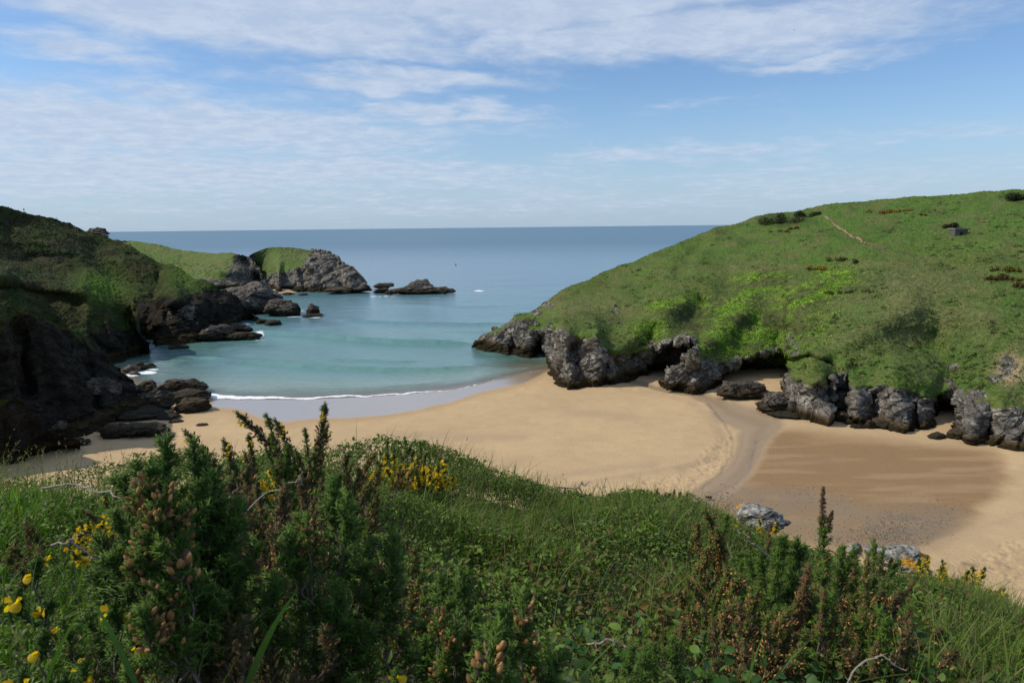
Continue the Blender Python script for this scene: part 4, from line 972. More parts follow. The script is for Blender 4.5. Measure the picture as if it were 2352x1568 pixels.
# ---- gorse
def gorse(name, seed, leaders, shoot=(0.035, 0.08), green=(0.085, 0.155, 0.022), tipg=(0.22, 0.36, 0.05), dry=0.0, podr=None, flr=None, dens=85, start=0.2, sp=0.021, podn=60, ps=1.0, flscale=0.016):
    """leaders: list of polylines (local, base at the origin); returns the thing with stem, foliage, seed_pods, flowers"""
    r_ = np.random.default_rng(seed); root = bpy.data.objects.new(name, None); C.objects.link(root); root.empty_display_size = 0.1
    tA, tB, ra, rb = [], [], [], []; SB, SD, SL, SC = [], [], [], []; PC, PA, FC, FA = [], [], [], []
    top = 0
    for L in leaders:
        L = np.array(L, float); seg = np.linalg.norm(np.diff(L, axis=0), axis=1); cum = np.concatenate([[0], np.cumsum(seg)]); tot = cum[-1]
        at = lambda s: np.stack([np.interp(s * tot, cum, L[:, k]) for k in range(3)], -1)
        q = np.linspace(0, 1, 9); pts = at(q) + r_.normal(size=(9, 3)) * 0.004; top = max(top, pts[-1, 2])
        tA.append(pts[:-1]); tB.append(pts[1:]); ra.append(0.005 * (1 - 0.75 * q[:-1])); rb.append(0.005 * (1 - 0.75 * q[1:]))
        n = int(tot * dens); s = start + (1 - start) * r_.uniform(0, 1, n) ** 0.85; b = at(np.minimum(s, 0.995)); tan = norm(at(np.minimum(s + .03, 1)) - at(np.maximum(s - .03, 0)))
        out = perp(tan, r_); ang = r_.uniform(.55, 1.15, n)[:, None]; d = norm(tan * np.cos(ang) + out * np.sin(ang)); d = norm(d + [0, 0, 0.25])
        ln = r_.uniform(*shoot, n) * (1 - 0.62 * np.clip((s - start) / (1 - start), 0, 1) ** 2)
        tA.append(b); tB.append(b + d * ln[:, None]); ra.append(np.full(n, .0016)); rb.append(np.full(n, .0008))
        # spines along each shoot and the leader tip
        k = 17
        for (bb_, dd_, ll_, nk) in ((b, d, ln, k), (at(np.linspace(.75, 1, 24)), norm(np.tile(L[-1] - L[-2], (24, 1))), np.full(24, .02), 6)):
            u = r_.uniform(.08, 1.05, (len(bb_), nk)); base = bb_[:, None] + dd_[:, None] * (u * ll_[:, None])[..., None]
            dd3 = np.repeat(dd_[:, None], nk, 1).reshape(-1, 3); o_ = perp(dd3, r_); sd_ = norm(dd3 * .75 + o_ * r_.uniform(.5, 1.1, (len(o_), 1)))
            base = base.reshape(-1, 3); l2 = sp * r_.uniform(.55, 1.1, len(base)) * (1.1 - .45 * u.ravel())
            mixd = (r_.uniform(size=len(base)) < dry)[:, None]; tipk = np.clip(u.ravel() - .4, 0, 1)[:, None]
            c = np.array(green) * r_.uniform(.6, 1.4, (len(base), 1)); c = c + (np.array(tipg) - c) * tipk * .7; c = np.where(mixd, np.array([.22, .135, .065]) * r_.uniform(.5, 1.3, (len(base), 1)), c)
            SB.append(base); SD.append(sd_); SL.append(l2); SC.append(c)
            # side needles
            m = len(base); v = r_.uniform(.25, .8, (m, 2)); b2 = (base[:, None] + sd_[:, None] * (v * l2[:, None])[..., None]).reshape(-1, 3)
            d3 = np.repeat(sd_, 2, 0); SB.append(b2); SD.append(norm(d3 + perp(d3, r_) * .8)); SL.append(np.repeat(l2, 2) * .45); SC.append(np.repeat(c, 2, 0))
        if podr:
            n = int(podn * tot / .4); s = r_.uniform(podr[0], podr[1], n); cl = np.round(s * 9) / 9 + r_.normal(size=n) * .025; s = np.clip(np.where(r_.uniform(size=n) < .8, cl, s), 0, .99)
            b = at(s); tn = norm(L[-1] - L[0]); o_ = perp(np.tile(tn, (n, 1)), r_); PC.append(b + o_ * r_.uniform(.006, .02, (n, 1))); PA.append(norm(o_ * .6 + tn * 1.0 + r_.normal(size=(n, 3)) * .25))
        if flr:
            n = flr[2]; s = r_.uniform(flr[0], flr[1], n); b = at(s); tn = norm(L[-1] - L[0]); o_ = perp(np.tile(tn, (n, 1)), r_); FC.append(b + o_ * r_.uniform(.008, .022, (n, 1))); FA.append(norm(o_ + tn * .5))
    V, Fq = tubes(np.concatenate(tA), np.concatenate(tB), np.concatenate(ra), np.concatenate(rb)); mk('stem', V, Fq, M_twig, root)
    B_, D_, L_, c_ = (np.concatenate(x) for x in (SB, SD, SL, SC)); V, Fq, c = spikes(B_, D_, L_, L_ * .085 + .0004, c_, None); mk('foliage', V, Fq, M_gorse, root, col=c)
    if PC:
        PC, PA = np.concatenate(PC), np.concatenate(PA); n = len(PC); cc_p = np.array([.50, .26, .095]) * r_.uniform(.35, 1.35, (n, 1)); cc_p = np.where(r_.uniform(size=(n, 1)) < .1, [.10, .075, .06], cc_p)
        V, Fq, c = pods(PC, PA, r_.uniform(.013, .019, n) * ps, r_.uniform(.0065, .0095, n) * ps, cc_p, r_); mk('seed_pods', V, Fq, M_pod, root, col=c)
    if FC:
        FC, FA = np.concatenate(FC), np.concatenate(FA); V, Fq, c = petals(FC, FA, r_.uniform(.8, 1.15, len(FC)) * flscale, np.tile([[.80, .52, .015]], (len(FC), 1)), r_); mk('flowers', V, Fq, M_petal, root, col=c)
    root['h'] = float(top); return root


def fan(n, hgt, spread, seed, z0=0.0, arc=0.25):
    r_ = np.random.default_rng(seed); out = []
    for k in range(n):
        a = r_.uniform(0, 6.28); s = spread * math.sqrt(r_.uniform(.1, 1)) if k else 0; h_ = hgt * (1 - .3 * (s / max(spread, 1e-6)) ** 2) * (r_.uniform(.55, 1.0) if k else 1)
        x, y = math.cos(a) * s, math.sin(a) * s; j = r_.normal(size=4) * .02 * hgt / .35; out.append([(x * arc, y * arc, 0), (x * .4 + j[0], y * .4 + j[1], h_ * .35), (x * .95 + j[2], y * .95 + j[3], h_ * .7), (x * 1.15 if k else 0, y * 1.15 if k else 0, h_)])
    return out


VAR = {
    'head': gorse('gorse_bush', 1, fan(8, .40, .14, 3), (.035, .09), green=(.07, .14, .022), start=.3, dens=66, sp=.027),
    'sprig': gorse('gorse_bush', 2, [[(0, 0, 0), (.015, 0, .25), (0, 0, .5)], [(0, 0, .1), (.06, .02, .25), (.09, .03, .38)]], (.015, .038), green=(.035, .07, .025), podr=(.2, .92), start=.2, dens=150, podn=75, dry=.25, flr=(.8, .97, 5)),
    'podded': gorse('gorse_bush', 3, fan(5, .4, .08, 8), (.02, .045), podr=(.45, .97), start=.2, dens=90, podn=85, dry=.3),
    'mound': gorse('gorse_bush', 4, fan(15, .36, .24, 11), (.03, .08), podr=(.3, .85), start=.25, dens=62, podn=14, sp=.024),
    'podbig': gorse('gorse_bush', 13, fan(4, .34, .045, 18), (.03, .06), podr=(.74, .98), start=.3, dens=60, podn=36, ps=1.28, sp=.025),
    'flower': gorse('gorse_bush', 14, fan(3, .25, .05, 19), (.02, .05), green=(.05, .11, .02), start=.3, dens=60, flr=(.8, 1.0, 2), flscale=.027),
    'brown': gorse('gorse_bush', 5, fan(12, .36, .2, 12), (.02, .05), green=(.07, .10, .03), tipg=(.15, .17, .05), dry=.5, podr=(.2, .95), start=.2, dens=80, podn=60),
    'spire': gorse('gorse_bush', 6, [[(0, 0, 0), (.01, 0, .3), (0, 0, .46)], [(0, 0, 0), (.05, .02, .2), (.07, .03, .33)], [(0, 0, 0), (-.06, .02, .18), (-.08, .03, .3)]], (.03, .06), podr=(.2, .8), start=.15, dens=110, podn=22),
    'dead': gorse('gorse_bush', 7, [[(0, 0, 0), (.005, 0, .2), (0, 0, .34)], [(0, 0, 0), (.04, .01, .12), (.05, .02, .2)]], (.012, .03), green=(.2, .15, .09), tipg=(.33, .26, .17), dry=1, start=.3, dens=130, sp=.02),
    'bloom': gorse('gorse_bush', 8, fan(14, .34, .24, 15), (.02, .05), green=(.045, .09, .02), start=.3, dens=60, flr=(.5, 1.0, 18), flscale=.022),
}
used = set()


def put(kind, px, py, D, sc_, lean, label, group='gorse on the near slope', yaw=None, leany=0.0):
    src = VAR[kind]
    if kind not in used: o = src; used.add(kind)
    else:
        o = src.copy(); C.objects.link(o)
        for ch in list(src.children): c = ch.copy(); C.objects.link(c); c.parent = o
    o.name = 'gorse_bush'
    yaw = (px * .013) % 6.28 if yaw is None else yaw
    rot = Matrix.Rotation(R(lean), 3, 'Y') @ Matrix.Rotation(R(leany), 3, 'X') @ Matrix.Rotation(yaw, 3, 'Z')
    tip = rot @ Vector((0, 0, src['h'] * sc_)); p = PT(px, py, D)
    o.location = (p[0] - tip[0], p[1] - tip[1], p[2] - tip[2]); o.rotation_euler = rot.to_euler(); o.scale = (sc_,) * 3
    return tag(o, label, 'gorse bush', group)


put('head', 385, 1018, 1.12, .8, 3, 'tall green gorse with brown pod clusters, the big blurred one in front at left')
put('head', 470, 1112, 1.12, 1.0, 9, 'green gorse shoulder right of the tip of the big left gorse')
put('head', 318, 1080, 1.15, .9, -7, 'green gorse shoulder left of the tip of the big left gorse')
put('head', 545, 1165, 1.15, .9, 14, 'dark green side shoots spreading right from the big left gorse')
put('podbig', 345, 1085, 1.0, .8, -4, 'brown pod cluster just under the green tip of the big left gorse', yaw=1)
put('head', 330, 1180, 1.15, .9, -8, 'green gorse shoots at the middle of the big left gorse')
put('podbig', 378, 1262, .95, .9, 2, 'thick cluster of brown pods half way down the big left gorse')
put('head', 440, 1200, 1.2, 1.0, 12, 'dark green gorse on the shaded right side of the big left one')
put('podbig', 392, 1108, 1.0, .7, 4, 'second brown pod cluster at the right under the green tip of the big left gorse', yaw=2.2)
put('podbig', 340, 1140, 1.0, .7, -2, 'lower half of the pod cluster on the left flank of the big left gorse', yaw=.4)
put('podbig', 385, 1350, .95, .5, 2, 'sparse pods on the bare stem of the big left gorse')
put('podbig', 350, 1420, .95, .8, 0, 'lowest pod cluster of the left gorse near the bottom edge')
put('head', 535, 1290, 1.2, .7, 4, 'plain dark green gorse between the two large podded ones')
put('head', 765, 1118, 1.3, 1.0, 6, 'green gorse with pale pods right of centre of the left half, topping the dark mass')
put('head', 690, 1200, 1.25, .9, -8, 'dark green gorse leaning left beside the pale podded head')
put('podbig', 705, 1195, 1.2, .5, 0, 'small tight group of pods inside the dark green gorse')
put('podded', 925, 1225, 1.9, .9, 4, 'pale brown upright pod spike in the middle above the bramble')
put('podbig', 850, 1290, 1.45, .8, -6, 'pod spike leaning left, in front of the pale upright one')
put('head', 890, 1240, 1.7, .7, 4, 'bluish green gorse around the pale pod spikes')
put('podded', 960, 1330, 1.6, .75, 10, 'tight fan of pods low beside the bluish green gorse')
put('head', 1060, 1320, 1.2, .8, -4, 'feathery green gorse at the bottom centre')
put('podbig', 1030, 1390, 1.1, .7, -3, 'round brown pod cluster left in the bottom centre gorse')
put('head', 1150, 1410, 1.0, .8, 6, 'bright green gorse tips above the biggest pod heap')
put('podbig', 1140, 1468, .85, 1.0, 0, 'biggest heap of brown pods at the bottom edge', yaw=2)
put('podbig', 1200, 1385, 1.05, .8, 10, 'grey brown pod cluster right of the bottom centre gorse')
put('mound', 620, 1370, 1.3, .9, 0, 'wide dark gorse mound filling the bottom left centre')
put('mound', 840, 1440, 1.15, .9, 0, 'dark gorse mound at the bottom between pod spikes')
put('brown', 560, 1440, 1.0, .8, 0, 'withered brown gorse at the bottom left')
put('mound', 200, 1420, 1.2, .6, -10, 'short green gorse among the long grass at the left')
put('sprig', 425, 990, 3.0, 1.1, -32, 'long podded sprig leaning far left with yellow flowers on its tip', yaw=0)
put('sprig', 545, 948, 3.1, 1.15, -38, 'longest dark sprig arching left against the sand', yaw=.5)
put('spire', 612, 955, 3.05, .9, -14, 'upright green sprig beside the longest arching one')
put('sprig', 572, 1000, 2.9, .8, -4, 'short podded sprig standing between the two leaning ones', yaw=2)
put('sprig', 748, 930, 3.0, 1.1, 14, 'tallest sprig of all, leaning right with a thorny tip', yaw=1.2)
put('spire', 700, 988, 3.1, .8, -8, 'yellow tipped sprig just left of the tallest one')
put('spire', 660, 1030, 3.0, .9, 4, 'dark green gorse body below the sprigs')
put('mound', 720, 1050, 3.0, .9, 0, 'dense green gorse mound under the tallest sprig')
put('podded', 860, 1040, 3.2, .8, 8, 'pale pod spike before the yellow broom')
put('podded', 800, 1040, 3.1, .7, 0, 'orange pods with a few yellow petals left of the pale spike')
put('podded', 960, 1068, 3.6, .6, 40, 'pod sprig lying over to the right in the broom')
put('podded', 850, 1105, 2.9, .8, 6, 'grey brown pod spike below the broom')
put('brown', 570, 1085, 2.5, 1.3, 0, 'brown withered gorse behind the big left gorse')
put('brown', 655, 1130, 2.0, 1.2, 0, 'brown gorse in the middle of the dark mass at left')
put('brown', 480, 1150, 2.4, 1.0, 0, 'brown gorse with scattered pods right of the big left gorse')
put('brown', 740, 1110, 2.5, .9, 0, 'rusty gorse behind the green head with pale pods')
put('spire', 930, 1006, 5.7, .9, 0, 'left of two small gorse tips on the crest over the sand')
put('spire', 965, 1016, 5.8, .8, 4, 'right of two small gorse tips on the crest over the sand')
put('mound', 890, 1015, 5.7, .8, 0, 'dark low gorse on the highest part of the crest')
put('spire', 1000, 1030, 6.2, .7, 0, 'single gorse tip on the falling crest right of the broom')
put('spire', 1060, 1052, 6.5, .7, 4, 'lone gorse tip farther down the falling crest')
put('brown', 1470, 1128, 8.6, 1.1, 0, 'reddish gorse, left part of the brown row on the crest')
put('brown', 1510, 1126, 8.7, 1.2, 0, 'reddish gorse, middle of the brown row on the crest')
put('brown', 1550, 1128, 8.8, 1.2, 0, 'reddish gorse, right part of the brown row on the crest')
put('mound', 1180, 1095, 7.0, .6, 0, 'small low gorse mound on the crest, left of the arched branch')
put('mound', 1325, 1120, 7.4, .6, 0, 'small low gorse mound on the crest, right of the arched branch')
put('brown', 1420, 1138, 8.0, .8, 0, 'scrubby brown gorse on the crest just left of the brown row')
put('mound', 1650, 1185, 8.8, .8, 0, 'dark gorse mound on the crest left of the first lichen rock')
put('spire', 1578, 1132, 8.7, .7, 0, 'thin green gorse tip at the end of the brown row')
put('mound', 240, 1130, 3.6, .9, 0, 'low dark gorse on the left crest')
put('sprig', 270, 1110, 3.0, .5, 10, 'short sprig with a yellow flower left of the big blurred gorse')
put('podded', 60, 1190, 2.2, .7, 0, 'dusty pod sprig near the left edge')
put('podded', 190, 1170, 2.1, .5, -20, 'small pod sprig lying to the left in the grass')
# right group
put('podded', 1622, 1172, 2.6, .8, -3, 'tall pale podded spike left of the lichen rock')
put('podded', 1648, 1215, 2.5, 1.1, 2, 'long column of pods under the tall pale spike')
put('spire', 1668, 1188, 2.7, 1.0, 3, 'green gorse spire beside the long column of pods')
put('dead', 1890, 1128, 2.3, .65, 0, 'bleached dead spire tip standing highest on the right')
put('spire', 1892, 1195, 2.3, 1.2, 0, 'green spire carrying the bleached dead tip')
put('head', 1800, 1240, 2.4, 1.1, -4, 'green gorse right of the small yellow clump and lichen rock')
put('head', 1750, 1270, 2.3, .9, -8, 'green gorse in front of the first lichen rock')
put('dead', 1770, 1205, 2.6, .45, 6, 'small bleached twig tip before the first lichen rock')
put('dead', 1855, 1320, 2.0, 1.2, 8, 'bleached thorny stem in the right hand thicket')
put('podded', 1845, 1350, 2.0, .8, -3, 'dark pods on the bleached stem of the right thicket')
put('dead', 1893, 1365, 1.8, .6, 2, 'short bleached spike low in the right thicket')
put('head', 1960, 1262, 2.9, .9, 2, 'pale green gorse before the second lichen rock')
put('podded', 1995, 1280, 2.8, .7, 30, 'golden pods leaning right before the second lichen rock')
put('dead', 2092, 1345, 2.3, .7, 26, 'bleached stem leaning right towards the sand')
put('brown', 2060, 1370, 2.2, .9, 6, 'brown twiggy gorse right of the thicket')
put('podded', 1985, 1350, 2.2, 1.0, 3, 'thin pod spike in the middle of the right thicket')
put('mound', 1900, 1390, 1.8, 1.1, 0, 'green gorse mound at the heart of the right thicket')
put('mound', 1780, 1330, 2.1, 1.1, 0, 'green gorse mound at the left of the right thicket')
put('mound', 1980, 1430, 1.8, 1.0, 0, 'dark gorse mound low in the right thicket')
put('podded', 1700, 1320, 2.1, 1.0, 6, 'brown pods in the left shade of the right thicket')
put('podded', 1740, 1350, 1.9, 1.0, -8, 'second brown pod group in the shade of the right thicket')
put('podded', 1810, 1400, 1.7, .9, 0, 'open brown pods low before the right thicket')
put('podded', 1980, 1400, 1.8, .8, -6, 'sunlit pods low right of the thicket')
put('podded', 1580, 1330, 2.0, .7, -10, 'scattered pods left of the right thicket')
put('brown', 1700, 1400, 1.7, .9, 0, 'brown gorse under the left side of the right thicket')
put('brown', 2090, 1440, 1.7, .9, 0, 'brown gorse under the right side of the right thicket')
put('head', 1545, 1478, 1.2, .7, -3, 'dark green gorse at the bottom edge right of centre')
put('head', 1480, 1500, 1.15, .6, 3, 'low green gorse touching the bottom edge left of the other')
put('mound', 2010, 1250, 3.6, .7, 0, 'yellow green gorse on the crest by the second lichen rock')
for q_, (a_, b_, D_, s_, txt) in enumerate(((905, 1045, 4.8, .9, 'left part of the yellow flowering clump on the crest'), (960, 1050, 4.8, 1.0, 'right part of the yellow flowering clump on the crest'), (1745, 1198, 7.2, 1.5, 'yellow flowering clump in front of the first lichen rock'), (2165, 1290, 7.0, 1.3, 'yellow flowering clump right of the second lichen rock'), (2235, 1306, 6.8, 1.5, 'yellow flowering clump on the crest near the right edge'), (2312, 1368, 6.6, 1.2, 'sparse yellow clump by the right edge'), (85, 1290, 1.35, .55, 'gorse with large yellow flowers at the left edge'), (262, 1395, 1.05, .45, 'gorse with large yellow flowers left of the lower pods'), (100, 1460, .95, .45, 'gorse with large yellow flowers in the bottom left corner'), (190, 1530, .9, .4, 'gorse with yellow flowers on the bottom edge at left'), (910, 1545, .95, .35, 'gorse with yellow flowers on the bottom edge near centre'), (440, 1120, 2.6, .6, 'gorse with small yellow flowers behind the big left one'), (640, 1075, 3.2, .5, 'gorse with small yellow flowers between the sprigs'), (250, 1185, 1.9, .45, 'yellow flowers left of the big blurred gorse'))):
    put('flower' if D_ < 1.6 else 'bloom', a_, b_, D_, s_ * (1.5 if D_ < 1.6 else 1), 0, txt, 'yellow flowering gorse')


# ---- ground cover nobody could count: bramble and privet leaves, grass
def scatter(n, a0=-.98, a1=.98, y0=.55, y1=10.0, power=2.0, seed=0):
    r_ = np.random.default_rng(seed); a = r_.uniform(a0, a1, n); Y = (y0 ** power + r_.uniform(0, 1, n) * (y1 ** power - y0 ** power)) ** (1 / power); X = a * Y
    Dc = np.interp(np.clip(a, -1.3, 1.3), _ca, _cD); k = Y < Dc + 0.9; return X[k], Y[k], r_


def zone(px, py, *es):
    z = np.zeros(np.shape(px))
    for cx, cy, rx, ry, s in es: z = np.maximum(z, s * np.exp(-(((px - cx) / rx) ** 2 + ((py - cy) / ry) ** 2)))
    return z


# leaves
X, Y, r_ = scatter(330000, power=1.45, seed=11); n = len(X)
cz = canopy(X, Y); P0 = np.stack([X, Y, cz], -1); px, py = proj(P0)
cl_, cid = cells(np.stack([X, Y, X * 0], -1) / 1.0, .16, 77); w1 = fbm(np.stack([X, Y, X * 0], -1), .7, 3, 90); w2 = fbm(np.stack([X, Y, X * 0], -1), .25, 2, 91)
dep = r_.exponential(.07, n); Z = cz - .06 + .09 * cl_ * np.clip(Y / 2.2, .4, 1) - dep + .03 * w2
P = np.stack([X + r_.normal(size=n) * .01, Y, Z], -1)
keep = (r_.uniform(size=n) < .35 + .65 * sstep(w1, -.5, .3)) & ~((zone(px, py, (850, 1568, 220, 120, 1), (420, 1400, 200, 260, 1)) > .6) & (r_.uniform(size=n) < .6))
P, w1, w2, px, py, Y, cid = (x[keep] for x in (P, w1, w2, px, py, Y, cid)); n = len(P)
nrm = norm(np.stack([r_.normal(size=n) * .8 - .25, r_.normal(size=n) * .8 - .2, np.abs(r_.normal(size=n)) + .35], -1)); ax = perp(nrm, r_)
L = r_.uniform(.014, .03, n) * (1 + .55 * (cid > .7)) * np.clip(.75 + Y * .06, .75, 1.2)
g0 = np.array([.078, .130, .017]); col = g0 * r_.uniform(.4, 1.6, (n, 1)) * (1 + .4 * w1[:, None])
red = zone(px, py, (1500, 1380, 260, 120, .45), (1250, 1300, 200, 80, .25), (2150, 1450, 200, 100, .2), (1800, 1450, 300, 120, .25)); pk = (r_.uniform(size=n) < red)
col[pk] = np.array([.13, .075, .025]) * r_.uniform(.5, 1.5, (pk.sum(), 1)); yl = r_.uniform(size=n) < .14; col[yl] = np.array([.11, .15, .03]) * r_.uniform(.6, 1.3, (yl.sum(), 1))
br = r_.uniform(size=n) < .06; col[br] = np.array([.14, .09, .045]) * r_.uniform(.5, 1.2, (br.sum(), 1))
V, Fq, c = leaves(P, ax, nrm, L, L * r_.uniform(.4, .62, n), col)
tag(mk('undergrowth', V, Fq, M_leaf, col=c), 'low tangle of small bramble and privet leaves covering the near slope', 'undergrowth', kind='stuff')

# grass
X, Y, r_ = scatter(170000, power=1.6, seed=12); n = len(X)
P0 = np.stack([X, Y, canopy(X, Y)], -1); px, py = proj(P0); w1 = fbm(np.stack([X, Y, X * 0], -1), .45, 3, 95)
zz = .10 + zone(px, py, (1350, 1200, 330, 110, .7), (1150, 1180, 150, 60, 1), (1600, 1220, 150, 60, .8), (60, 1330, 190, 200, 1), (2230, 1420, 240, 130, .95), (700, 1110, 60, 50, .9), (980, 1090, 220, 40, .6), (1500, 1290, 200, 60, .5), (130, 1120, 260, 30, .35), (2100, 1568, 200, 60, .4), (200, 1230, 200, 60, .6))
keep = r_.uniform(size=n) < zz * (.2 + .8 * sstep(w1, -.3, .5)); X, Y, w1, px, py = (q[keep] for q in (X, Y, w1, px, py)); n = len(X)
L = r_.uniform(.16, .42, n) * np.clip(.6 + .1 * Y, .6, 1.1) * np.where(r_.uniform(size=n) < .14, 1.5, 1); base = np.stack([X, Y, canopy(X, Y) - L * r_.uniform(.35, .8, n)], -1)
dirv = norm(np.stack([r_.normal(size=n) * .28, r_.normal(size=n) * .28, np.ones(n)], -1)); ba = r_.uniform(0, 6.28, n); bm_ = r_.uniform(.05, .75, n) ** 1.3
bend = np.stack([np.cos(ba) * bm_ + .12, np.sin(ba) * bm_, -bm_ * .75], -1)
left = sstep(px, 420, 200)[:, None]
col = np.array([.105, .155, .026]) * (1 - left) + np.array([.085, .175, .018]) * left; col = col * r_.uniform(.4, 1.5, (n, 1)) * (1 + .35 * w1[:, None])
dr = r_.uniform(size=n) < .16; col[dr] = np.array([.22, .19, .09]) * r_.uniform(.6, 1.2, (dr.sum(), 1))
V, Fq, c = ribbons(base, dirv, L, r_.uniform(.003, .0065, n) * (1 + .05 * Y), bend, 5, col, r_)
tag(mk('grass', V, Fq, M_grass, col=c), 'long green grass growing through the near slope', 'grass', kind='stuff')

# seed stalks and thin stems standing up along the crest
r_ = np.random.default_rng(5); n = 400; pxs_ = np.concatenate([r_.uniform(-40, 330, 130), r_.uniform(330, 1100, 110), r_.uniform(1000, 2352, 160)]); a_ = ray(pxs_, np.full(n, 1100))[:, 0]
Dc = np.interp(a_, _ca, _cD) - r_.uniform(.1, 1.6, n); base = np.stack([a_ * Dc, Dc, canopy(a_ * Dc, Dc) - .12], -1); L = r_.uniform(.12, .30, n) * np.where(pxs_ < 330, 1.5, .85) + .1
dirv = norm(np.stack([r_.normal(size=n) * .2 + .05, r_.normal(size=n) * .2, np.ones(n)], -1)); bend = np.stack([r_.normal(size=n) * .18 + .1, r_.normal(size=n) * .1, -r_.uniform(0, .2, n)], -1)
col = np.array([.20, .18, .09]) * r_.uniform(.5, 1.2, (n, 1)); parts = [ribbons(base, dirv, L, np.full(n, .0035), bend, 6, col, r_, tipcol=col)]
m = 9; ts = r_.uniform(.72, 1, (n, m)); tp = base[:, None] + (dirv * L[:, None])[:, None] * ts[..., None] + (bend * L[:, None])[:, None] * (ts ** 2)[..., None]
tp = tp.reshape(-1, 3); d2 = norm(np.repeat(dirv, m, 0) + r_.normal(size=(n * m, 3)) * .45); parts.append(leaves(tp, d2, perp(d2, r_), np.full(n * m, .017), np.full(n * m, .0045), np.repeat(col, m, 0) * 1.2))
V, Fq, c = join(parts); tag(mk('seed_grass', V, Fq, M_grass, col=c), 'thin straw coloured grass stalks with seed heads along the crest', 'grass', kind='stuff')

# a few broad blades close to the lens, and big bramble leaves low on the right
r_ = np.random.default_rng(9)
bl = [((560, 1600), (686, 1350), .9, .010), ((480, 1640), (600, 1440), .85, .007), ((330, 1610), (215, 1380), .85, .008), ((100, 1600), (200, 1380), .8, .007), ((1290, 1600), (1250, 1430), 1.0, .009), ((1610, 1560), (1700, 1235), 1.3, .007), ((1560, 1600), (1640, 1200), 1.5, .006), ((1330, 1560), (1480, 1420), 1.1, .008), ((2100, 1600), (2130, 1500), 1.0, .007), ((1860, 1600), (2180, 1540), 1.0, .007), ((2030, 1568), (2060, 1480), 1.1, .005), ((30, 1560), (60, 1200), 1.1, .006), ((10, 1500), (35, 1180), 1.2, .006), ((90, 1500), (95, 1250), 1.2, .006), ((1700, 1640), (1760, 1440), 1.1, .006), ((1750, 1600), (1860, 1470), 1.1, .006), ((2080, 1640), (2160, 1240), 1.0, .0035)]
B_ = PT([b[0][0] for b in bl], [b[0][1] for b in bl], [b[2] for b in bl]); T_ = PT([b[1][0] for b in bl], [b[1][1] for b in bl], [b[2] for b in bl])
dv = T_ - B_; Ln = np.linalg.norm(dv, axis=1); bend = np.stack([np.full(len(bl), .12), r_.normal(size=len(bl)) * .1, np.full(len(bl), -.12)], -1)
parts = [ribbons(B_, norm(dv) - bend, Ln, np.array([b[3] for b in bl]), bend, 14, np.array([.08, .16, .035]) * r_.uniform(.7, 1.2, (len(bl), 1)), r_)]
n = 420; pxl = np.concatenate([r_.uniform(1560, 2200, 330), r_.uniform(1260, 1500, 90)]); pyl = r_.uniform(1430, 1600, n); Dl = canopyD(pxl, pyl); Dl = np.where(np.isnan(Dl), 1.2, Dl)
Pl = PT(pxl, pyl, Dl) + np.array([0, 0, 1]) * r_.uniform(-.05, .04, (n, 1)); nm = norm(np.stack([r_.normal(size=n) * .5 - .2, r_.normal(size=n) * .5 - .4, np.ones(n)], -1)); ax = perp(nm, r_); Ls = r_.uniform(.018, .038, n)
parts.append(leaves(Pl, ax, nm, Ls, Ls * .68, np.where(r_.uniform(size=(n, 1)) < .3, [[.11, .18, .03]], [[.04, .10, .018]]) * r_.uniform(.6, 1.4, (n, 1)), .12, ((0, .15), (.15, .7), (.4, 1), (.7, .8), (.9, .35), (1, 0))))
V, Fq, c = join(parts); tag(mk('foliage', V, Fq, M_leaf, col=c), 'broad bramble leaves and long bent grass blades close to the camera', 'foliage', kind='stuff')


# ---- dead branches
def branch(pts, r0, label, forks=()):
    A = [PT(p[0], p[1], p[2]) for p in pts]; tA, tB, ra, rb = [], [], [], []; r_ = np.random.default_rng(int(pts[0][0]))
    def run(A, r0, r1):
        A = np.array(A); q = np.linspace(0, len(A) - 1, 14); B = np.stack([np.interp(q, range(len(A)), A[:, k]) for k in range(3)], -1) + r_.normal(size=(14, 3)) * r0 * 1.2
        rr = np.linspace(r0, r1, 14); tA.append(B[:-1]); tB.append(B[1:]); ra.append(rr[:-1]); rb.append(rr[1:])
        th = B[2:-1]; d = norm(r_.normal(size=th.shape)); tA.append(th); tB.append(th + d * r0 * 5); ra.append(np.full(len(th), r0 * .45)); rb.append(np.full(len(th), r0 * .05))
    run(A, r0, r0 * .5)
    for f in forks: run([PT(*p) for p in f], r0 * .7, r0 * .25)
    V, Fq = tubes(np.concatenate(tA), np.concatenate(tB), np.concatenate(ra), np.concatenate(rb), 6); o = mk('dead_branch', V, Fq, M_dead); tag(o, label, 'branch', 'dead branches on the slope')


M_dead = plain('bleached_wood', (0.30, 0.25, 0.20), 0.8, 120)
branch([(90, 1120, 1.5), (180, 1115, 1.5), (250, 1130, 1.45), (310, 1150, 1.4)], .0028, 'bare grey twig arching in from the left to the big gorse')
branch([(118, 1253, 1.5), (160, 1242, 1.5), (200, 1270, 1.5), (230, 1300, 1.5)], .0028, 'short bare twig fork left of the big gorse', [[(160, 1242, 1.5), (185, 1225, 1.5)]])
branch([(505, 1250, 1.9), (508, 1180, 1.9), (500, 1140, 1.9), (470, 1128, 1.9)], .0035, 'forked bare branch standing upright in the brown gorse', [[(508, 1170, 1.9), (545, 1118, 1.9)], [(505, 1185, 1.9), (478, 1172, 1.9)]])
branch([(560, 1180, 2.1), (620, 1130, 2.1), (690, 1098, 2.1), (692, 1070, 2.1)], .0028, 'long reddish bare branch rising right behind the forked one', [[(690, 1098, 2.1), (694, 1115, 2.1)]])
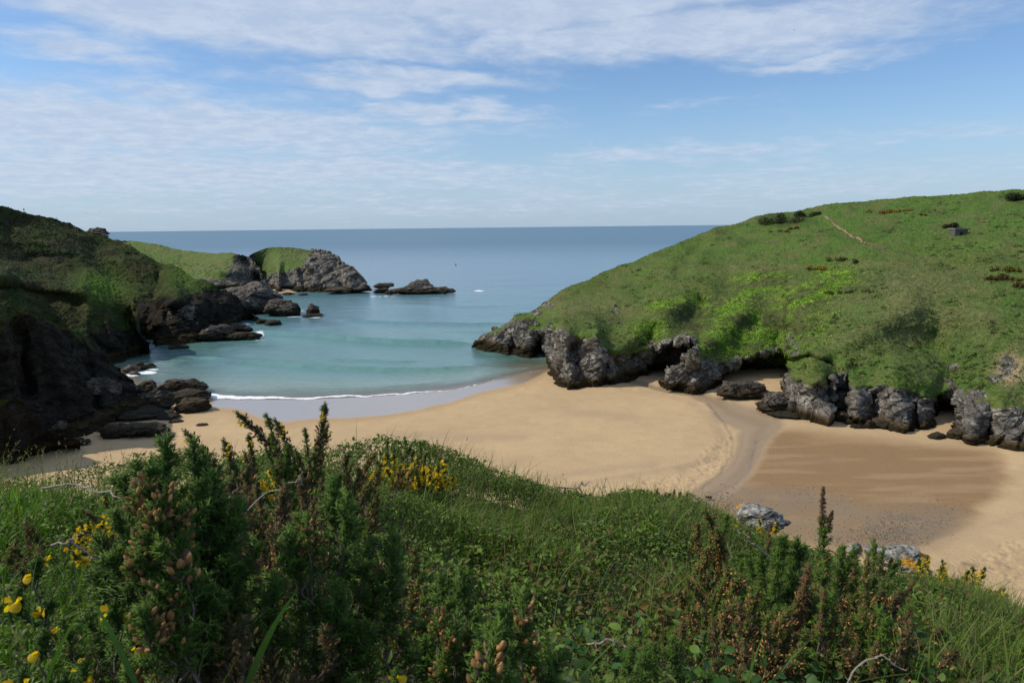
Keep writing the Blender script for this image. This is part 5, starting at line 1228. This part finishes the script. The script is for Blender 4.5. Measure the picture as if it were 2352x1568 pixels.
branch([(1250, 1160, 6.5), (1280, 1120, 6.5), (1330, 1118, 6.5), (1350, 1108, 6.5)], .011, 'arched weathered branch lying on the crest over the sand', [[(1330, 1118, 6.5), (1345, 1160, 6.5)], [(1300, 1120, 6.5), (1290, 1150, 6.5)]])
branch([(1375, 1170, 6.8), (1385, 1130, 6.8), (1393, 1095, 6.8)], .006, 'thin upright dead stalk on the crest right of the arched branch', [[(1385, 1130, 6.8), (1372, 1112, 6.8)]])
branch([(1400, 1190, 6.8), (1430, 1150, 6.8), (1440, 1118, 6.8)], .007, 'second upright dead stalk with a fork on the crest', [[(1430, 1150, 6.8), (1470, 1175, 6.8)]])
branch([(1927, 1600, 1.1), (1975, 1520, 1.1), (2025, 1506, 1.1), (2075, 1540, 1.1)], .002, 'thin reddish bramble stem arching near the bottom right')
branch([(1340, 1480, 1.3), (1390, 1470, 1.3), (1430, 1475, 1.3), (1460, 1495, 1.3)], .0025, 'pale thorny stem lying low at the bottom centre right')
branch([(1770, 1280, 2.2), (1720, 1240, 2.2), (1690, 1212, 2.2)], .003, 'bare pale stem slanting left in front of the first lichen rock')

# ---- lichen covered rocks on the crest
M_lich, t = mat('lichen_rock'); g = t.node('ShaderNodeNewGeometry'); pos = g.outputs['Position']
n1 = t.noise(pos, 9, 8, .7); n2 = t.noise(pos, 3.2, 5, .6); n3 = t.noise(pos, 26, 6, .7)
c = t.ramp(n1, (.36, (.03, .03, .03)), (.5, (.17, .165, .15)), (.64, (.42, .40, .36))); c = t.mix(t.smooth(n3, .56, .64), c, (.03, .03, .032)); c = t.mix(t.smooth(n2, .54, .6), c, (.40, .20, .02))
bp = t.node('ShaderNodeBump', i_Strength=.9, i_Distance=.03, i_Height=n1); b = t.node('ShaderNodeBsdfPrincipled', i_Base_Color=c, i_Roughness=.9, i_Normal=bp.outputs[0]); finish(t, b.outputs[0])
for (a_, b_, w_, h_, D_, txt) in ((1752, 1224, 106, 54, 8.9, 'white and orange lichen covered rock behind the small yellow clump'), (2085, 1318, 126, 48, 9.2, 'long lichen covered rock at the slope edge on the right'), (1965, 1275, 40, 26, 9.2, 'small lichen rock left of the long one'), (2285, 1392, 50, 26, 8.8, 'small dark lichen rock under the crest near the right edge')):
    rock(a_, b_, w_, h_, txt, 'lichen_rock', D=D_, mat=M_lich, det=6, group='lichen rocks on the near slope', sink=.15)

# ---- gorse and other things on the far slopes
def far_bush(land, px, py, wpx, hpx, label, leaf, flower=None, share=0.5, name='gorse_bush', n=None, cat='gorse bush', group='gorse bushes on the far hill'):
    p = land.at(px, py)[0]; D = p[1]; wm, hm = wpx * D / F, hpx * D / F; r_ = np.random.default_rng(int(px + py))
    o = empty(name, tuple(p), label, cat, group); n = n or int(min(2600, 120 + wm * max(hm, 1) * 90))
    k = max(2, int(wm / max(hm, .8) * 1.6)); cs = np.stack([r_.uniform(-.5, .5, k) * wm, r_.normal(size=k) * .25 * hm + .1, r_.uniform(.05, .35, k) * hm], -1); cs[0] = (0, 0, .2 * hm)
    # follow the slope of the ground under the bush
    for i_ in range(k):
        q_ = land.at(px + cs[i_, 0] / D * F, py)[0]; cs[i_, 2] += q_[2] - p[2]; cs[i_, 1] += q_[1] - p[1]
    idx = r_.integers(0, k, n); d = norm(r_.normal(size=(n, 3))); rad = hm * .55 * r_.uniform(.5, 1.05, (n, 1)); Q = cs[idx] + d * rad * [1.25, 1, .9]; Q[:, 2] = np.maximum(Q[:, 2], -.6)
    nr = norm(d + r_.normal(size=(n, 3)) * .6); S = r_.uniform(.18, .42, n) * min(1.3, .5 + hm * .35); isf = (r_.uniform(size=n) < share) & (d[:, 2] > -.2) if flower is not None else np.zeros(n, bool)
    cl = np.array(leaf) * r_.uniform(.45, 1.5, (n, 1))
    a = ~isf; V, Fq, c = leaves(Q[a], perp(nr[a], r_), nr[a], S[a], S[a] * .7, cl[a]); mk('crown', V, Fq, M_leaf, o, col=c)
    if isf.any(): V, Fq, c = leaves(Q[isf] + d[isf] * .12, perp(nr[isf], r_), nr[isf], S[isf] * .7, S[isf] * .5, np.array(flower) * r_.uniform(.6, 1.2, (isf.sum(), 1))); mk('flowers', V, Fq, M_petal, o, col=c)
    V, Fq = tubes(cs * [1, 1, 0] + [0, 0, -.8], cs, np.full(k, .05), np.full(k, .02), 5); mk('stem', V, Fq, M_twig, o); return o


OR = (.50, .26, .01); DG = (.035, .05, .014)
far_bush(right_hill, 2030, 490, 46, 12, 'orange flowering gorse left part of the patch high on the far hill', DG, OR, .6)
far_bush(right_hill, 2065, 486, 44, 10, 'orange flowering gorse right part of the patch high on the far hill', DG, OR, .6)
far_bush(right_hill, 2126, 496, 16, 5, 'small orange gorse alone high on the far hill', DG, OR, .5)
far_bush(right_hill, 1790, 535, 30, 8, 'flowering edge of the dark bush patch near the path, left', DG, OR, .5)
far_bush(right_hill, 1815, 528, 30, 8, 'flowering edge of the dark bush patch near the path, right', DG, OR, .5)
far_bush(right_hill, 1790, 515, 90, 22, 'large dark bush patch left of the brown path', DG, name='bush', cat='bush')
far_bush(right_hill, 1835, 500, 70, 16, 'upper dark bush beside the top of the brown path', DG, name='bush', cat='bush')
far_bush(right_hill, 1890, 618, 44, 12, 'bright orange gorse just above the lime green thicket', DG, OR, .75)
far_bush(right_hill, 1936, 598, 44, 11, 'sparse yellow gorse above the bright orange one', DG, (.42, .3, .02), .3)
far_bush(right_hill, 1966, 604, 16, 9, 'small dark shrub right of the sparse yellow gorse', (.04, .04, .02), name='bush', cat='bush')
far_bush(right_hill, 2290, 625, 26, 10, 'gorse with orange top near the right edge, upper left of three', DG, OR, .4)
far_bush(right_hill, 2300, 645, 44, 20, 'brown rounded shrub near the right edge of the hill', (.065, .045, .02), OR, .1)
far_bush(right_hill, 2338, 625, 40, 14, 'dark gorse with orange flowers at the right edge', DG, OR, .3)
far_bush(right_hill, 2345, 646, 24, 10, 'orange topped gorse below the dark one at the right edge', DG, OR, .6)
far_bush(right_hill, 2345, 665, 30, 14, 'rusty shrub lowest at the right edge of the hill', (.075, .045, .018), OR, .1)
far_bush(right_hill, 2335, 462, 44, 22, 'dark bush on the skyline at the right edge', DG, name='bush', cat='bush')
far_bush(right_hill, 2174, 527, 24, 14, 'dark bush hugging the left side of the stone hut', (.03, .035, .014), name='bush', cat='bush')
far_bush(right_hill, 1930, 680, 44, 10, 'dead brown shrub in the lime green thicket', (.075, .045, .025), name='bush', cat='bush')
far_bush(a2, 20, 750 - 180, 30, 8, 'dark shrub on the left hillside below the walker', DG, name='bush', cat='bush')
far_bush(a2, 300, 590, 30, 6, 'dark scrub on the crest of the left hillside', DG, name='bush', cat='bush')

# lime green thicket as a mass of leaf sprays over the swelling ground
r_ = np.random.default_rng(21); n = 150000; qx = r_.uniform(1430, 2020, n); qy = r_.uniform(600, 850, n); Pq = right_hill.at(qx, qy); w1 = fbm(Pq, 7, 4, 3); w2 = fbm(Pq, 1.6, 3, 5)
bq = r_bush(qx, qy, w1, w2); k = (r_.uniform(size=n) < bq * sstep(w1 + .6 * w2, -.25, .25)); Pq = Pq[k]; n = len(Pq); q_, id_ = cells(Pq, 1.6, 8)
nm = norm(r_.normal(size=(n, 3)) * .8 + [-.5, -.4, .7]); Pq = Pq + [-.05, -.1, .1] + nm * r_.uniform(0, .35, (n, 1)); S = r_.uniform(.2, .42, n)
col = np.array([.16, .27, .028]) * r_.uniform(.5, 1.5, (n, 1)) * (.6 + .8 * id_[:, None])
V, Fq, c = leaves(Pq, perp(nm, r_), nm, S, S * .75, col); tag(mk('thicket', V, Fq, M_leaf, col=c), 'lime green leafy thicket draped over the hill above the caves', 'thicket', kind='stuff')
# rough grass tufts over the far hill
def tufts(land, n, x0, x1, y0, y1, colour, label, seed):
    r_ = np.random.default_rng(seed); qx = r_.uniform(x0, x1, n); qy = r_.uniform(y0, y1, n)
    top = np.interp(qx, land.sky[:, 0], land.sky[:, 1]) - 1; rl = np.interp(qx, land.tops[0][:, 0], land.tops[0][:, 1]); k = (qy > top) & (qy < rl - 3); qx, qy = qx[k], qy[k]; P = land.at(qx, qy); n = len(P)
    w_ = fbm(P, 5, 3, seed + 1); k = r_.uniform(size=n) < .25 + .75 * sstep(w_, -.4, .5); P = P[k]; w_ = w_[k]; n = len(P)
    d = norm(np.stack([r_.normal(size=n) * .5, r_.normal(size=n) * .5 - .2, np.ones(n)], -1)); L = r_.uniform(.2, .45, n); col = np.array(colour) * r_.uniform(.7, 1.25, (n, 1)) * (1 + .3 * w_[:, None]); dr = r_.uniform(size=n) < .2; col[dr] = np.array(colour) * [1.5, .9, 1.7] * r_.uniform(.6, 1.2, (dr.sum(), 1))
    V, Fq, c = leaves(P - [0, 0, .08], d, perp(d, r_), L, L * .5, col); tag(mk('rough_grass', V, Fq, M_leaf, col=c), label, 'grass', kind='stuff')


tufts(right_hill, 70000, 1150, 2400, 430, 900, (.085, .15, .03), 'rough grass tufts covering the green hill on the right', 31)
tufts(a2, 40000, -40, 560, 475, 700, (.022, .036, .008), 'rough grass tufts on the left hillside', 32)
tufts(a1, 14000, -40, 300, 600, 720, (.026, .046, .009), 'rough grass tufts on the nearer left spur', 33)

def scrub(land, n, x0, x1, y0, y1, cols, label, seed, smin=.35, smax=1.3):
    r_ = np.random.default_rng(seed); qx = r_.uniform(x0, x1, n * 3); qy = r_.uniform(y0, y1, n * 3); top = np.interp(qx, land.sky[:, 0], land.sky[:, 1]) + 1; rl = np.interp(qx, land.tops[0][:, 0], land.tops[0][:, 1])
    w_ = fbm(np.stack([qx * .01, qy * .03, qx * 0], -1), .8, 3, seed); k = (qy > top) & (qy < rl - 4) & (r_.uniform(size=len(qx)) < sstep(w_, -.25, .45)); qx, qy = qx[k], qy[k]; Cn = land.at(qx, qy); k = len(Cn); S = smin + (smax - smin) * r_.uniform(0, 1, k) ** 3
    m = 34; d = norm(r_.normal(size=(k, m, 3))); Pn = Cn[:, None] + d * [1.5, 1, .75] * (S[:, None] * r_.uniform(.4, 1.05, (k, m)))[..., None]; cc_s = np.array(cols)[r_.integers(0, len(cols), k)][:, None] * r_.uniform(.6, 1.35, (k, m, 1))
    Pn, d, cc_s = Pn.reshape(-1, 3), norm(d.reshape(-1, 3) + r_.normal(size=(k * m, 3)) * .5), cc_s.reshape(-1, 3); Ls = np.repeat(.16 + .28 * S, m) * r_.uniform(.7, 1.2, k * m)
    V, Fq, c = leaves(Pn, perp(d, r_), d, Ls, Ls * .7, cc_s); tag(mk('scrub', V, Fq, M_leaf, col=c), label, 'scrub', kind='stuff')


scrub(right_hill, 900, 1150, 2400, 430, 900, [(.045, .085, .018), (.06, .11, .02), (.10, .095, .035), (.05, .06, .02), (.09, .16, .03)], 'low scrub and bracken clumps dotted over the hill on the right', 41)
scrub(a2, 420, -40, 560, 480, 700, [(.018, .03, .008), (.03, .03, .012), (.03, .055, .01)], 'dark heather clumps on the left hillside', 42)
scrub(far, 260, 260, 570, 555, 650, [(.05, .09, .02), (.08, .09, .03)], 'low scrub on the far grassy headland', 43)

# brown path up the hill, laid just over the turf
def strip(land, pts, w0, name, m_):
    pts = np.array(pts, float); q = np.linspace(0, len(pts) - 1, 60); cx = np.interp(q, range(len(pts)), pts[:, 0]); cy = np.interp(q, range(len(pts)), pts[:, 1]); ww = np.interp(q, range(len(pts)), pts[:, 2])
    rows = []
    for e in np.linspace(-1, 1, 5): rows.append(land.at(cx + e * ww * w0 + 1.6 * np.sin(q * 4 + e) + .8 * np.sin(q * 11), cy - e * ww * w0 * .25)); 
    P = np.stack(rows, 1) + np.array([0, -.15, .22]); tag(mk(name, P, gridfaces(60, 5), m_), kind='structure')


M_path = plain('bare_earth', (0.22, 0.14, 0.085), 0.95, 1.5)
strip(right_hill, [(1868, 481, 3.0), (1858, 483, 4.0), (1845, 486, 4.0)], 1.0, 'path', M_path)
strip(right_hill, [(1893, 501, 1.6), (1915, 515, 2.2), (1940, 532, 2.4), (1965, 548, 4.0), (1982, 560, 2.4), (1996, 566, 0.8)], 1.0, 'path', M_path)

# stone hut
def box(x0, x1, y0, y1, z0, z1):
    V = np.array([(x, y, z) for x in (x0, x1) for y in (y0, y1) for z in (z0, z1)], float); return V, np.array([(0, 1, 3, 2), (4, 6, 7, 5), (0, 4, 5, 1), (2, 3, 7, 6), (0, 2, 6, 4), (1, 5, 7, 3)])


M_stone = plain('weathered_stone', (0.085, 0.08, 0.07), 0.95, 1.3, .8); M_dark = plain('dark_interior', (0.012, 0.012, 0.012), 1, 2)
p = right_hill.at(2205, 540)[0]; u_ = p[1] / F * .85; hut = empty('stone_hut', (p[0], p[1] - .6, p[2] - .2), 'small ruined stone hut with a dark doorway on the right hill', 'hut')
W_, Hh = 17 * u_, 15 * u_
V, Fq, _ = join([box(-W_, -4 * u_, 0, 3.5, -1.5, Hh), box(5 * u_, W_, 0, 3.5, -1.5, Hh), box(-4 * u_, 5 * u_, .02, 3.4, 8 * u_, Hh), box(-4 * u_, 5 * u_, 2.6, 3.3, -1.5, 8 * u_)]); mk('wall', V, Fq, M_stone, hut, smooth=False)
V, Fq = box(-W_ - .25, W_ + .25, -.25, 3.8, Hh + .003, Hh + .45); mk('roof_slab', V, Fq, plain('pale_slab', (.16, .155, .14), .9, 1.5), hut, smooth=False)
V, Fq, _ = join([box(-4 * u_ + .01, -3.4 * u_, -.06, .3, -1.5, 7.9 * u_), box(4.4 * u_, 4.99 * u_, -.06, .3, -1.5, 7.9 * u_)]); mk('door_frame', V, Fq, M_stone, hut, smooth=False)
# bench on the coast path
p = right_hill.at(1382, 636)[0]; bn = empty('bench', (p[0], p[1] - .3, p[2] + .1), 'little wooden bench low on the far hill skyline', 'bench'); M_wood = plain('grey_wood', (.22, .18, .13), .85, 5)
for nm_, bx in (('seat', (-.9, .9, -.2, .25, .40, .46)), ('backrest', (-.9, .9, .26, .31, .55, .9)), ('leg', (-.8, -.7, -.15, .25, -.4, .397)), ('leg', (.7, .8, -.15, .25, -.4, .397))):
    V, Fq = box(*bx); mk(nm_, V, Fq, M_wood, bn, smooth=False)

# walkers
def person(p, hgt, label, shirt, yaw=0, stride=.14):
    J = {'pelvis': (0, 0, .95), 'waist': (0, 0, 1.1), 'chest': (0, .02, 1.35), 'neck': (0, 0, 1.5), 'head': (0, -.02, 1.64), 'crown': (0, -.01, 1.76), 'hl': (-.10, 0, .9), 'kl': (-.11, -stride, .5), 'al': (-.11, -stride * .6, .08), 'tl': (-.11, -stride * .6 - .16, .04), 'hr': (.10, 0, .9), 'kr': (.11, stride * .3, .5), 'ar': (.11, stride * 1.5, .1), 'tr': (.11, stride * 1.5 - .15, .04),
         'sl': (-.2, 0, 1.42), 'el': (-.25, .08, 1.13), 'wl': (-.24, -.05, .9), 'fl': (-.24, -.08, .8), 'sr': (.2, 0, 1.42), 'er': (.25, -.02, 1.13), 'wr': (.24, -.16, .92), 'fr': (.24, -.2, .83)}
    rad = {'pelvis': .14, 'waist': .125, 'chest': .15, 'neck': .055, 'head': .1, 'crown': .07, 'hl': .09, 'kl': .06, 'al': .042, 'tl': .035, 'hr': .09, 'kr': .06, 'ar': .042, 'tr': .035, 'sl': .055, 'el': .042, 'wl': .03, 'fl': .025, 'sr': .055, 'er': .042, 'wr': .03, 'fr': .025}
    E = 'pelvis-waist waist-chest chest-neck neck-head head-crown pelvis-hl hl-kl kl-al al-tl pelvis-hr hr-kr kr-ar ar-tr chest-sl sl-el el-wl wl-fl chest-sr sr-er er-wr wr-fr'.split()
    ks = list(J); me = bpy.data.meshes.new('person'); me.from_pydata([J[k] for k in ks], [tuple(ks.index(x) for x in e.split('-')) for e in E], [])
    o = bpy.data.objects.new('person', me); C.objects.link(o); mod = o.modifiers.new('skin', 'SKIN'); 
    for i_, k in enumerate(ks): v = me.skin_vertices[0].data[i_]; v.radius = (rad[k], rad[k]); v.use_root = (k == 'pelvis')
    o.modifiers.new('smooth', 'SUBSURF').levels = 1; me.materials.append(shirt); s = hgt / 1.82; o.scale = (s, s, s); o.location = tuple(p); o.rotation_euler.z = yaw
    return tag(o, label, 'person', 'walkers on the far paths')


M_cloth = plain('dark_clothing', (.02, .022, .035), .9, 5)
person(a2.at(49, 495)[0] + [0, .5, .1], 2.0, 'walker in dark clothes on the skyline of the left hillside', M_cloth, 1.2)
person(far.at(274, 556)[0] + [0, 0, .1], 1.8, 'distant walker in dark clothes on the grassy headland by the boulder', M_cloth, -1)

# gulls
M_gull = plain('gull_feathers', (.5, .5, .5), .8, 3)
for i_, (a_, b_, D_, txt) in enumerate(((251, 473, 420, 'gull flying highest over the left headland'), (199, 490, 400, 'gull flying nearest the left skyline'), (228, 488, 400, 'gull gliding right of the one nearest the left skyline'), (265, 503, 420, 'gull flying low over the crag'), (321, 512, 430, 'gull flying lowest over the sea horizon'), (391, 495, 430, 'gull flying farther right over the sea'), (438, 502, 430, 'rightmost gull flying over the sea'), (1824, 70, 300, 'tiny gull high in the cloud on the right'))):
    P0 = PT(a_, b_, D_); th = i_ * 1.1; e = np.array([math.cos(th), math.sin(th), 0]); f = np.array([-e[1], e[0], 0]); o = empty('gull', tuple(P0), txt, 'gull', 'gulls over the bay')
    V, Fq, c = pods(np.array([[0, 0, 0.]]) - f * .25, f[None], np.array([.55]), np.array([.2]), np.ones((1, 3)), rng); mk('body', V, Fq, M_gull, o)
    for s in (-1, 1):
        V = np.array([f * .1, e * s * .35 + f * .16 + [0, 0, .16], e * s * .8 - f * .1 + [0, 0, .05], e * s * .35 - f * .08 + [0, 0, .15], -f * .1, f * .1 + [0, 0, .03], e * s * .35 + f * .16 + [0, 0, .18], e * s * .35 - f * .08 + [0, 0, .17], -f * .1 + [0, 0, .03]])
        mk('wing', V, [np.array([(0, 1, 3, 4), (5, 8, 7, 6)]), np.array([(1, 2, 3), (6, 7, 2)])], M_gull, o)
# marker buoy
p = PT(1047, 609, float(H / -ray(1047, 609)[2])); V, Fq, c = pods(np.array([[0, 0, -.5]]), np.array([[0, 0, 1.]]), np.array([2.2]), np.array([1.4]), np.ones((1, 3)), rng)
o = mk('buoy', V, Fq, plain('buoy_paint', (.12, .03, .02), .6, 4)); o.location = (p[0], p[1], 0); tag(o, 'small dark marker buoy far out on the open sea', 'buoy')

# pebbles and grit on the flat
def pebbles(n, ex, smin, smax, label, name, seed, colr=((.10, .085, .065), (.24, .21, .165))):
    r_ = np.random.default_rng(seed); qx, qy = [], []
    for cx, cy, rx, ry, s in ex: k = int(n * s); qx.append(cx + r_.normal(size=k) * rx * .5); qy.append(cy + r_.normal(size=k) * ry * .5)
    qx, qy = np.concatenate(qx), np.concatenate(qy); D = groundD(qx, qy); P = PT(qx, qy, D); P[:, 2] = gz(P[:, 0], P[:, 1]) - .12; k = len(P); S = r_.uniform(smin, smax, k) ** 1.0; d = norm(r_.normal(size=(k, 3)) * [1, 1, .2])
    c = np.array(colr[0]) + (np.array(colr[1]) - np.array(colr[0])) * r_.uniform(0, 1, (k, 1)) ** 2; V, Fq, c = pods(P, d, S * 1.3, S, c, r_); tag(mk(name, V, Fq, M_peb, col=c), label, 'pebbles', kind='stuff')


M_peb, t = mat('pebble'); b = t.node('ShaderNodeBsdfPrincipled', i_Base_Color=attr(t, 'Col', True), i_Roughness=.7); finish(t, b.outputs[0])
pebbles(5200, [(2090, 1205, 120, 46, .55), (1800, 1150, 170, 40, .18), (1650, 1160, 90, 30, .1), (1990, 1230, 160, 40, .17)], .05, .17, 'grey pebbles strewn over the damp flat of the beach', 'pebbles', 61)
# trodden footprints: small hollows thrown up at their rims, their inner shade put into the sand colour
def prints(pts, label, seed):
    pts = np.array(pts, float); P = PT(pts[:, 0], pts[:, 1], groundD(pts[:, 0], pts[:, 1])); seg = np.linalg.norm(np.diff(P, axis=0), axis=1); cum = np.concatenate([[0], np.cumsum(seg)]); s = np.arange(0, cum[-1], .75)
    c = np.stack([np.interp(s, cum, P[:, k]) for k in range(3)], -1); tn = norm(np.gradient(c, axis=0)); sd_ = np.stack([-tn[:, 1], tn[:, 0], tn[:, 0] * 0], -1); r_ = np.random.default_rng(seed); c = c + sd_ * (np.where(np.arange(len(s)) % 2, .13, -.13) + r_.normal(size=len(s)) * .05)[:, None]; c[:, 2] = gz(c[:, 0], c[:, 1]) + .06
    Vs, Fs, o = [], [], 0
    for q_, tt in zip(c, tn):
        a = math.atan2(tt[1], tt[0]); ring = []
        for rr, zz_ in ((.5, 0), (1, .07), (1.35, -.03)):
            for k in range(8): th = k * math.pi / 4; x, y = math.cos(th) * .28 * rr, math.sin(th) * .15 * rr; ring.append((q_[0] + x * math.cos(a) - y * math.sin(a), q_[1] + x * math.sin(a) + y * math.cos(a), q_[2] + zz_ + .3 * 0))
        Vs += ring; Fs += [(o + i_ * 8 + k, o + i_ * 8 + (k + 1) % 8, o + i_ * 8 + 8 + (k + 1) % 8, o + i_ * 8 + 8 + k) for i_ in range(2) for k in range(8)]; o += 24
    tag(mk('footprints', np.array(Vs), np.array(Fs), plain('shaded_trodden_sand', (.2, .13, .08), .95, 3)), label, 'footprints', kind='stuff')


pebbles(150, [(1500, 952, 26, 5, .4), (1200, 1010, 200, 30, .15), (1300, 940, 120, 12, .15), (640, 962, 120, 8, .3)], .06, .16, 'scraps of dark weed scattered on the dry sand', 'weed_scraps', 66, ((.05, .035, .02), (.12, .08, .04)))
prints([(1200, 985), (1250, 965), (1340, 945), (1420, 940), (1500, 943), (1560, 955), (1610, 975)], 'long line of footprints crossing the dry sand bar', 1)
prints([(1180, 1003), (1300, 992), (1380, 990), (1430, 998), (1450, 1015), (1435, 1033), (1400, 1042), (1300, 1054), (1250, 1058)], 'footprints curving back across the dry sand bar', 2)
